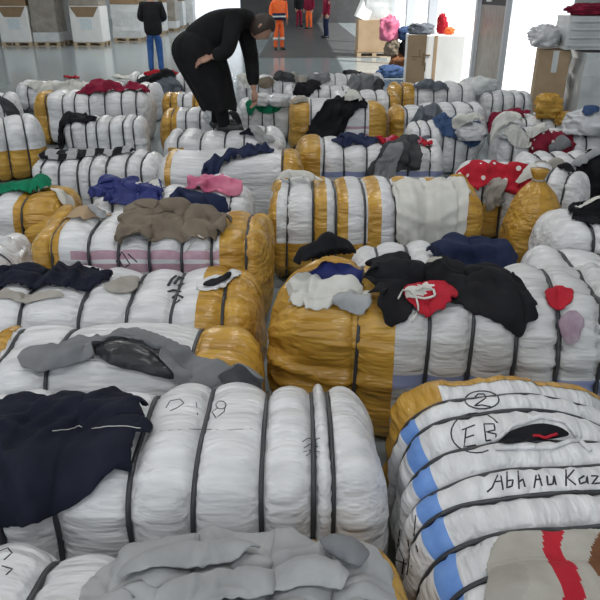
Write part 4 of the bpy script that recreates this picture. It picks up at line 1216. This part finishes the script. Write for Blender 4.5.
def standing(label, x, y, face, top_m, leg_m, H=1.76, name='person', band=None, arms='down', hem=0.83, z0=0.0, hood=False):
    """upright figure; face = heading in degrees (0 = towards +X)"""
    s = H / 1.76
    e = empty(name, (x, y, z0), R(face), label, 'person')
    def S(*p): return tuple(v * s for v in p)
    hipw, shw = 0.09, 0.19
    body = MB()
    vs = [(0, 0, 0.96), (0, 0, 1.15), (0.005, 0, 1.36), (0.0, 0, 1.47), (0.015, 0, 1.56)]
    rs = [0.12, 0.12, 0.115, 0.055, 0.055]
    ed = [(0, 1), (1, 2), (2, 3), (3, 4)]
    arm_pts = {}
    for sd in (-1, 1):
        n = len(vs)
        if arms == 'down': sh, el, wr = (0, sd * shw, 1.41), (-0.02, sd * 0.25, 1.14), (0.06, sd * 0.25, 0.90)
        elif arms == 'front': sh, el, wr = (0, sd * shw, 1.41), (0.0, sd * 0.27, 1.14), (0.24, sd * 0.13, 1.10)
        else: sh, el, wr = (0, sd * shw, 1.41), (0.10, sd * 0.27, 1.18), (0.27, sd * 0.07, 1.28)
        arm_pts[sd] = (sh, el, wr)
        vs += [sh, el, wr]; rs += [0.052, 0.04, 0.027]
        ed += [(2, n), (n, n + 1), (n + 1, n + 2)]
        n = len(vs)
        vs += [(0, sd * hipw, 0.90), (0.02, sd * 0.10, 0.50), (-0.02, sd * 0.11, 0.09)]; rs += [0.085, 0.055, 0.04]
        ed += [(0, n), (n, n + 1), (n + 1, n + 2)]
    V, F = skin([S(*v) for v in vs], ed, [r * s for r in rs])
    body.add(V, F)
    hc = S(0.03, 0, 1.655)
    head_geo(body, hc, (1, 0, 0), (0, 0, 1), s)
    for sd in (-1, 1):
        sh, el, wr = [Vector(S(*q)) for q in arm_pts[sd]]
        hand(body, wr, wr - el, (0.3, -sd, 0) if arms == 'down' else (0, -sd, -0.3), s)
    body.build('body', M_SKIN, e, True)
    V, F = hair_geo(hc, (1, 0, 0), (0, 0, 1), s); mesh_obj('hair', V, F, M_HAIR, e)
    tv = [(0, 0, 0.93), (0, 0, 0.86)]; tr = [0.13, 0.12]; te = [(0, 1)]
    for sd in (-1, 1):
        n = len(tv)
        tv += [(0, sd * hipw, 0.84), (0.025, sd * 0.10, 0.50), (-0.01, sd * 0.11, 0.25), (-0.02, sd * 0.11, 0.06)]; tr += [0.10, 0.078, 0.066, 0.068]
        te += [(1, n), (n, n + 1), (n + 1, n + 2), (n + 2, n + 3)]
    V, F = skin([S(*v) for v in tv], te, [r * s for r in tr]); tro = mesh_obj('trousers', V, F, leg_m, e)
    jv = [(0, 0, hem), (0, 0, 1.0), (0, 0, 1.2), (0.0, 0, 1.38), (0.0, 0, 1.47)]; jr = [(0.205, 0.225), (0.20, 0.215), (0.19, 0.215), (0.16, 0.20), (0.08, 0.08)]
    je = [(0, 1), (1, 2), (2, 3), (3, 4)]
    for sd in (-1, 1):
        n = len(jv); sh, el, wr = arm_pts[sd]
        jv += [sh, el, wr]; jr += [0.092, 0.076, 0.058]; je += [(3, n), (n, n + 1), (n + 1, n + 2)]
    V, F = skin([S(*v) for v in jv], je, [tuple(q * s for q in r) if hasattr(r, '__len__') else r * s for r in jr])
    V = [(v[0] * 0.80, v[1], v[2]) for v in V]
    jk = mesh_obj('jacket', V, F, top_m, e)
    if band:
        def ring(zc, hgt, rx, ry, m, parent, nm):
            mb = MB(); n = 32; VV = []; FF = []
            for zz in (zc - hgt / 2, zc + hgt / 2):
                for off in (0, 0.008):
                    for k in range(n):
                        a = 2 * math.pi * k / n
                        VV.append(((rx + off) * math.cos(a) * s, (ry + off) * math.sin(a) * s, zz * s))
            for a, b in ((0, 1), (1, 3), (3, 2), (2, 0)):
                for k in range(n):
                    FF.append((a * n + k, a * n + (k + 1) % n, b * n + (k + 1) % n, b * n + k))
            return mesh_obj(nm, VV, FF, m, parent)
        ring(1.0, 0.20, 0.172, 0.222, C_NAVY2, jk, 'navy_band')
        ring(1.0, 0.05, 0.182, 0.232, M_REFL, jk, 'reflective_band')
        for sd in (-1, 1):
            n = 20; VV = []; FF = []
            for zz in (0.30, 0.38):
                for rr in (0.076, 0.084):
                    for k in range(n):
                        a = 2 * math.pi * k / n
                        VV.append(((-0.005 + rr * math.cos(a)) * s, (sd * 0.108 + rr * math.sin(a)) * s, zz * s))
            for a, b in ((0, 1), (1, 3), (3, 2), (2, 0)):
                for k in range(n): FF.append((a * n + k, a * n + (k + 1) % n, b * n + (k + 1) % n, b * n + k))
            mesh_obj('reflective_band', VV, FF, M_REFL, tro)
    for sd in (-1, 1):
        shoe(e, S(-0.02, sd * 0.11, 0.0), (1, sd * 0.15, 0), M_SHOE)
    return e

mp = at(157, 73, 0.0)
standing('man in black jacket and blue jeans standing with his back turned', mp.x, mp.y, 95, cloth_mat('black_jacket', (0.010, 0.010, 0.012)),
         cloth_mat('bright_denim', (0.03, 0.09, 0.27), (0.05, 0.13, 0.36)), 1.80, arms='front', hem=0.74)
wp = at(279, 50, 0.0)
standing('worker in orange hi-vis suit with navy banded jacket', wp.x, wp.y, -70, M_ORANGE, M_ORANGE, 1.76, band=True)
q = at(309, 29, 0.0)
standing('distant worker in orange trousers and dark red top', q.x, q.y, -120, C_MAROON, M_ORANGE, 1.74)
q = at(326, 38, 0.0)
standing('distant person in dark red jacket and navy trousers', q.x, q.y, 200, C_MAROON, C_NAVY2, 1.72)
q = at(299, 27, 0.0)
standing('distant person in black clothes left of the orange trousers', q.x, q.y, -60, C_BLACK, C_MAROON, 1.74)

# ---- the person bending over the bales
wx, wy = -0.80, 6.42
wz = height(wx, wy)
lb = 'person in long black coat bending down over the bales'
wo = empty('person', (wx, wy, wz), 0, lb, 'person')
body = MB()
vs = [(-0.16, 0, 0.76), (-0.02, 0, 0.88), (0.17, 0, 0.99), (0.30, 0, 1.0), (0.38, -0.01, 0.96)]
rs = [0.12, 0.12, 0.12, 0.06, 0.05]
ed = [(0, 1), (1, 2), (2, 3), (3, 4)]
ARM = {-1: ((0.22, -0.17, 1.00), (0.16, -0.28, 0.74), (-0.0, -0.27, 0.69)), 1: ((0.27, 0.15, 0.98), (0.34, 0.14, 0.64), (0.36, 0.05, 0.36))}
for sd in (-1, 1):
    n = len(vs); vs += list(ARM[sd]); rs += [0.05, 0.04, 0.027]; ed += [(2, n), (n, n + 1), (n + 1, n + 2)]
    n = len(vs)
    vs += [(-0.13, sd * 0.09, 0.72), (0.02, sd * 0.10, 0.42), (-0.01 + 0.09 * (sd < 0), sd * 0.10, 0.08)]; rs += [0.09, 0.055, 0.04]
    ed += [(0, n), (n, n + 1), (n + 1, n + 2)]
V, F = skin(vs, ed, rs); body.add(V, F)
hc = (0.455, -0.02, 0.925); hf = (0.62, -0.12, -0.78); hu = (0.78, 0, 0.62)
head_geo(body, hc, hf, hu, 1.0)
for sd in (-1, 1):
    sh, el, wr = map(Vector, ARM[sd])
    hand(body, wr, wr - el, (0, 0.5, -0.8) if sd < 0 else (-0.6, -0.6, 0), 1.0)
body.build('body', M_SKIN, wo, True)
V, F = hair_geo(hc, hf, hu, 1.06, low=-0.75); mesh_obj('hair', V, F, M_HAIR, wo)
M_COAT = cloth_mat('black_wool_coat', (0.007, 0.007, 0.008), (0.012, 0.012, 0.013))
jv = [(-0.18, 0, 0.74), (-0.09, 0, 0.83), (0.05, 0, 0.93), (0.20, 0, 1.0), (0.31, 0, 1.0), (0.375, -0.01, 0.97)]
jr = [(0.20, 0.20), (0.20, 0.18), (0.19, 0.17), (0.165, 0.15), (0.105, 0.10), (0.082, 0.082)]
je = [(0, 1), (1, 2), (2, 3), (3, 4), (4, 5)]
for sd in (-1, 1):
    n = len(jv); sh, el, wr = ARM[sd]
    jv += [sh, el, tuple(Vector(wr) + (Vector(el) - Vector(wr)) * 0.12)]; jr += [0.095, 0.075, 0.06]; je += [(3, n), (n, n + 1), (n + 1, n + 2)]
V, F = skin(jv, je, jr)
coat = mesh_obj('coat', V, F, M_COAT, wo)
rings = [(-0.12, 0.10, 0.12, 0.90), (-0.14, 0.17, 0.19, 0.86), (-0.155, 0.215, 0.225, 0.79), (-0.15, 0.23, 0.235, 0.71), (-0.105, 0.225, 0.235, 0.60), (-0.045, 0.20, 0.225, 0.45), (0.0, 0.175, 0.21, 0.32), (0.035, 0.155, 0.20, 0.20)]
n = 48; V = []; F = []
for i, (cx, hx, hy, z) in enumerate(rings):
    for k in range(n):
        a = 2 * math.pi * k / n
        fl = 1 + (0.10 * max(0, i - 2) / 5) * math.sin(a * 7 + 0.6 * i) + 0.03 * math.sin(a * 13)
        V.append((cx + hx * math.cos(a) * fl, hy * math.sin(a) * fl, z + 0.015 * math.sin(a * 5) * (i == len(rings) - 1)))
for i in range(len(rings) - 1):
    for k in range(n): F.append((i * n + k, i * n + (k + 1) % n, (i + 1) * n + (k + 1) % n, (i + 1) * n + k))
sk = mesh_obj('coat_skirt', V, F, M_COAT, wo)
md = sk.modifiers.new('t', 'SOLIDIFY'); md.thickness = 0.012
md = sk.modifiers.new('s', 'SUBSURF'); md.levels = 1; md.render_levels = 1
for sd in (-1, 1):
    tv, tf = tube([(-0.13, sd * 0.09, 0.70), (0.02, sd * 0.10, 0.42), (-0.01 + 0.09 * (sd < 0), sd * 0.10, 0.06)], [0.10, 0.075, 0.06], 14)
    mesh_obj('trouser_leg', tv, tf, C_BLACK, wo)
    shoe(wo, (-0.01 + 0.09 * (sd < 0), sd * 0.10, 0.0), (1, sd * 0.2, 0), M_SHOE, 0.25)

#@@BACK
# ================================================================== BACKGROUND GOODS
def pallet(parent, w_, d_, z=0.0):
    for yy in (-d_ / 2 + 0.05, 0, d_ / 2 - 0.05):
        MB().box((0, yy, z + 0.012), (w_, 0.1, 0.022)).build('bottom_board', M_WOOD, parent)
    for xx in (-w_ / 2 + 0.06, 0, w_ / 2 - 0.06):
        for yy in (-d_ / 2 + 0.06, 0, d_ / 2 - 0.06):
            MB().box((xx, yy, z + 0.065), (0.12, 0.12, 0.085)).build('block', M_WOOD, parent)
    nb = 6
    for i in range(nb):
        MB().box((0, -d_ / 2 + d_ * (i + 0.5) / nb, z + 0.12), (w_, d_ / nb * 0.8, 0.024)).build('deck_board', M_WOOD, parent)
    return z + 0.132

def wrapped(parent, w_, d_, z, h, m, seed, name='wrapped_load', nseg=8):
    """block of goods in stretch film: a box with slightly wavy faces"""
    bm = bmesh.new(); bmesh.ops.create_cube(bm, size=1)
    bmesh.ops.subdivide_edges(bm, edges=bm.edges[:], cuts=nseg, use_grid_fill=True)
    V = np.array([v.co[:] for v in bm.verts]); bm.verts.index_update()
    F = [[v.index for v in f.verts] for f in bm.faces]; bm.free()
    V = V * np.array([w_, d_, h])
    nz = vnoise(V[:, 0] * 3 + seed, V[:, 1] * 3, V[:, 2] * 6 + seed)
    V[:, 0] += np.sign(V[:, 0]) * (np.abs(V[:, 0]) > w_ * 0.49) * nz * 0.03
    V[:, 1] += np.sign(V[:, 1]) * (np.abs(V[:, 1]) > d_ * 0.49) * nz * 0.03
    V[:, 2] += h / 2 + z
    return mesh_obj(name, V, F, m, parent, False)

def bin_stack(label, x, y, rz, kind, seed, w_=1.04):
    e = empty('pallet_stack', (x, y, 0), rz, label, 'pallet')
    z = pallet(e, w_, 1.0)
    if kind == 'bin':
        # white folding bin with a V-cut brown mouth and a printed label, brown cartons above
        c = MB().box((0, 0, z + 0.57), (w_, 1.0, 1.14), bev=0.02).build('bin', M_WCARD, e)
        V = [(-0.48, -0.512, z + 1.12), (0.48, -0.512, z + 1.12), (0.28, -0.512, z + 0.80), (-0.28, -0.512, z + 0.80)]
        V2 = [(a, b + 0.02, c_) for a, b, c_ in V]
        mesh_obj('bin_mouth', V + V2, [(0, 1, 2, 3), (7, 6, 5, 4), (0, 4, 5, 1), (1, 5, 6, 2), (2, 6, 7, 3), (3, 7, 4, 0)], M_CARDD, c, False)
        MB().box((0.02, -0.508, z + 0.58), (0.40, 0.02, 0.34)).build('printed_label', M_LABEL, c)
        pz = z + 1.15
        wrapped(e, w_ * 0.95, 0.95, pz, 1.3, M_CARDD if seed % 2 else M_GFILM, seed, 'upper_load')
    elif kind == 'tall':
        wrapped(e, w_ * 0.95, 0.95, z, 2.4, M_GFILM, seed)
        MB().box((0, 0, z + 0.16), (w_ * 0.99, 0.98, 0.30)).build('film_skirt', M_WFILM, e)
    elif kind == 'white':
        wrapped(e, w_ * 0.9, 0.95, z, 2.4, M_WFILM, seed)
    elif kind == 'carton':
        wrapped(e, w_, 0.95, z, 1.15, M_WFILM, seed)
        wrapped(e, w_, 0.95, z + 1.16, 1.2, M_CARDD, seed + 3, 'upper_load')
    return e
Yb = 24.6
def bx(px): return (px - 300) / FPX * (Yb * 0.904 + 0.73)
bin_stack('dark brown wrapped pallet at the far left corner', bx(-12), Yb + 0.3, 0, 'tall', 1)
bin_stack('white bin with brown mouth and label on a pallet, far left', bx(23), Yb, 0, 'bin', 3)
bin_stack('tall grey-brown film wrapped pallet between the white bins', bx(52), Yb + 0.05, 0, 'tall', 4, 0.9)
bin_stack('white film wrapped pallet just left of the second bin', bx(69), Yb + 1.25, 0, 'white', 5, 0.9)
bin_stack('white bin with brown mouth and label nearest the standing man', bx(93), Yb, 0, 'bin', 6)
for i, (yy, kd, lb) in enumerate(((27.0, 'carton', 'white and brown wrapped pallet first in the receding row'), (29.4, 'tall', 'grey-brown wrapped pallet second in the receding row'),
                              (31.8, 'carton', 'white and brown wrapped pallet third in the receding row, behind the man'), (34.2, 'tall', 'grey-brown wrapped pallet right behind the standing man'),
                              (37.0, 'carton', 'white and brown wrapped pallet right of the standing man'), (40.0, 'white', 'white wrapped pallet at the end of the receding row'))):
    bin_stack(lb, -6.55 + 0.12 * (i % 2), yy, 0, kd, 10 + i)

# cardboard carton on a pallet with white wrapped goods on top
cp = at(374, 57, 0.0)
e = empty('pallet_carton', (cp.x, cp.y + 0.4, 0), 0, 'plain cardboard carton on a wooden pallet beyond the bales', 'carton')
z = pallet(e, 1.0, 0.9)
MB().box((0, 0, z + 0.03), (1.0, 0.9, 0.05)).build('tray', M_CARD, e)
MB().box((0, 0, z + 0.05 + 0.40), (0.98, 0.88, 0.80), bev=0.01).build('box', M_CARD, e)
zt = z + 0.05 + 0.80
e2 = empty('wrapped_goods', (cp.x + 0.1, cp.y + 0.45, zt + 0.002), 0, 'white film wrapped goods on top of the cardboard carton', 'goods')
wrapped(e2, 0.75, 0.7, 0, 1.0, M_WFILM, 21)
o = MB().box((0, 0, 0.25), (0.42, 0.03, 0.5), bev=0.004).build('foam_board', M_WCARD)
o.location = (cp.x - 0.42, cp.y + 0.02, zt + 0.03); o.rotation_euler = (R(-18), R(24), 0)
tag(o, 'tilted white board leaning on the wrapped goods', 'board')

# large pale carton with printed figure
cp2 = at(438, 86, 0.0)
cx2, cy2 = cp2.x - 0.08, cp2.y + 0.35
cr = empty('large_carton', (cx2, cy2, 0), R(-6), 'large pale carton with faint print by the open side', 'carton')
MB().box((0, 0, 0.47), (1.10, 0.8, 0.94), bev=0.012).build('box', M_WCARD, cr)
MB().box((0, -0.403, 0.47), (0.06, 0.006, 0.94)).build('tape', M_CARD, cr)
MB().box((-0.36, -0.404, 0.5), (0.36, 0.006, 0.9)).build('side_panel', M_CARD, cr)
pm = MB()
for (a, b, w2, h2) in ((-0.36, 0.55, 0.20, 0.03), (-0.30, 0.62, 0.03, 0.14), (-0.22, 0.5, 0.04, 0.24), (-0.14, 0.58, 0.10, 0.03), (-0.18, 0.36, 0.03, 0.16), (-0.40, 0.50, 0.10, 0.02)):
    pm.box((a, -0.409, b), (w2, 0.004, h2))
pm.build('print', M_CARDD, cr)
def on_top(px, py, Y): return at_y(px, py, Y)
puff('cloth_bundle', 'grey blue bundle on the left of the large pale carton', 'bundle', 0, 0, 0.26, 0.18, 0.11, C_SLATE, 31, at_z=0.942, xy=(cx2 - 0.28, cy2), crease=0.08)
puff('cloth_bundle', 'orange bundle on the right of the large pale carton', 'bundle', 0, 0, 0.10, 0.10, 0.07, M_ORANGE, 32, at_z=0.942, xy=(cx2 + 0.26, cy2 - 0.1), crease=0.08)
puff('cloth_bundle', 'red bundle behind the orange one on the pale carton', 'bundle', 0, 0, 0.10, 0.10, 0.20, C_RED, 33, at_z=0.942, xy=(cx2 + 0.16, cy2 + 0.18), crease=0.08)
# heap of bags between the two cartons
hx = [(0, 'brown stuffed bag at the bottom between the two cartons', 0.06, 0.0, 0.26, 0.22, 0.24, C_BROWN, 0.0), (1, 'blue denim bundle at the foot of the bag heap', -0.20, -0.40, 0.30, 0.16, 0.14, C_DENIM, 0.0),
      (2, 'yellow patterned bag in the heap between the cartons', -0.14, 0.02, 0.17, 0.15, 0.19, C_KHAKI, 0.40), (3, 'black stuffed bag in the heap left of the pale carton', 0.18, 0.02, 0.17, 0.15, 0.19, C_BLACK, 0.40),
      (4, 'blue plastic bag on the heap left of the pale carton', 0.14, 0.0, 0.18, 0.14, 0.15, C_DENIM, 0.74), (5, 'bright pink bag topping the heap of bags', -0.22, 0.06, 0.21, 0.17, 0.27, C_PINK, 0.72)]
hb = at(400, 78, 0.0)
for i, lb, dx, dy, a, b, c_, mm, zz in hx:
    puff('stuffed_bag', lb, 'bag', 0, 0, a, b, c_, mm, 40 + i, at_z=zz, xy=(hb.x + dx, hb.y + 0.5 + dy), crease=0.07)

# posts along the open side and a grey door leaf between the two nearest
for i, (yy, w2, lb) in enumerate(((11.2, 0.08, 'white painted steel post beside the bright gateway'), (12.95, 0.14, 'white steel post left of the grey door leaf'),
                              (17.6, 0.20, 'white steel post above the large pale carton'), (21.2, 0.22, 'white steel post farthest along the open side'), (25.5, 0.2, 'white steel post hidden in glare at the far end'))):
    e = empty('steel_post', (3.28, yy, 0), 0, lb, 'post')
    MB().box((0, 0, 2.9), (w2, max(0.08, w2), 5.8)).build('shaft', M_STEEL, e)
    MB().box((0, 0, 0.008), (w2 + 0.16, 0.36, 0.016)).build('foot_plate', M_STEEL, e)
e = empty('door_leaf', (3.30, 12.06, 0), 0, 'grey brown door leaf with dark upper panel between the posts', 'door')
MB().box((0, 0, 0.75), (0.06, 1.58, 1.5)).build('lower_panel', M_GFILM, e)
MB().box((0, 0, 2.4), (0.06, 1.58, 1.8)).build('upper_panel', M_DARK, e)
MB().box((-0.045, 0.25, 1.72), (0.03, 0.26, 0.34)).build('notice', M_WCARD, e)

# stack of boxes on the right
bp_ = at(549, 117, 0.0)
e = empty('tall_cardboard_box', (bp_.x + 0.02, bp_.y + 0.3, 0), R(-14), 'tall brown cardboard box with tape at the foot of the right stack', 'box')
MB().box((0, 0, 0.47), (0.44, 0.5, 0.94), bev=0.008).build('box', M_CARD, e)
MB().box((0.02, -0.252, 0.78), (0.08, 0.006, 0.30)).build('tape', M_WFILM, e)
e = empty('white_plastic_crate', (bp_.x + 0.78, bp_.y + 0.1, 0), R(-4), 'large white wrapped box at the right edge beside the cardboard box', 'box')
wrapped(e, 0.9, 0.7, 0, 0.92, M_WFILM, 51)
e = empty('wrapped_pack', (bp_.x + 0.62, bp_.y + 0.18, 0.955), R(-3), 'pale film wrapped pack stacked above the right boxes', 'pack')
wrapped(e, 1.15, 0.62, 0, 0.44, M_WFILM, 52)
for i in range(4):
    MB().box((0, -0.33, 0.06 + i * 0.105), (1.1, 0.03, 0.03), bev=0.008).build('folded_edge', M_WFILM, e)
puff('plastic_bag', 'cloudy plastic bag drooping from the top of the right stack', 'plastic bag', 0, 0, 0.22, 0.2, 0.16, M_CLEAR, 53, at_z=0.97, xy=(bp_.x - 0.17, bp_.y + 0.2), crease=0.07)
puff('cloth_bundle', 'dark red brown clothes bundled on top of the right stack', 'bundle', 0, 0, 0.30, 0.2, 0.085, C_MAROON, 54, at_z=1.40, xy=(bp_.x + 0.36, bp_.y + 0.12), crease=0.09)
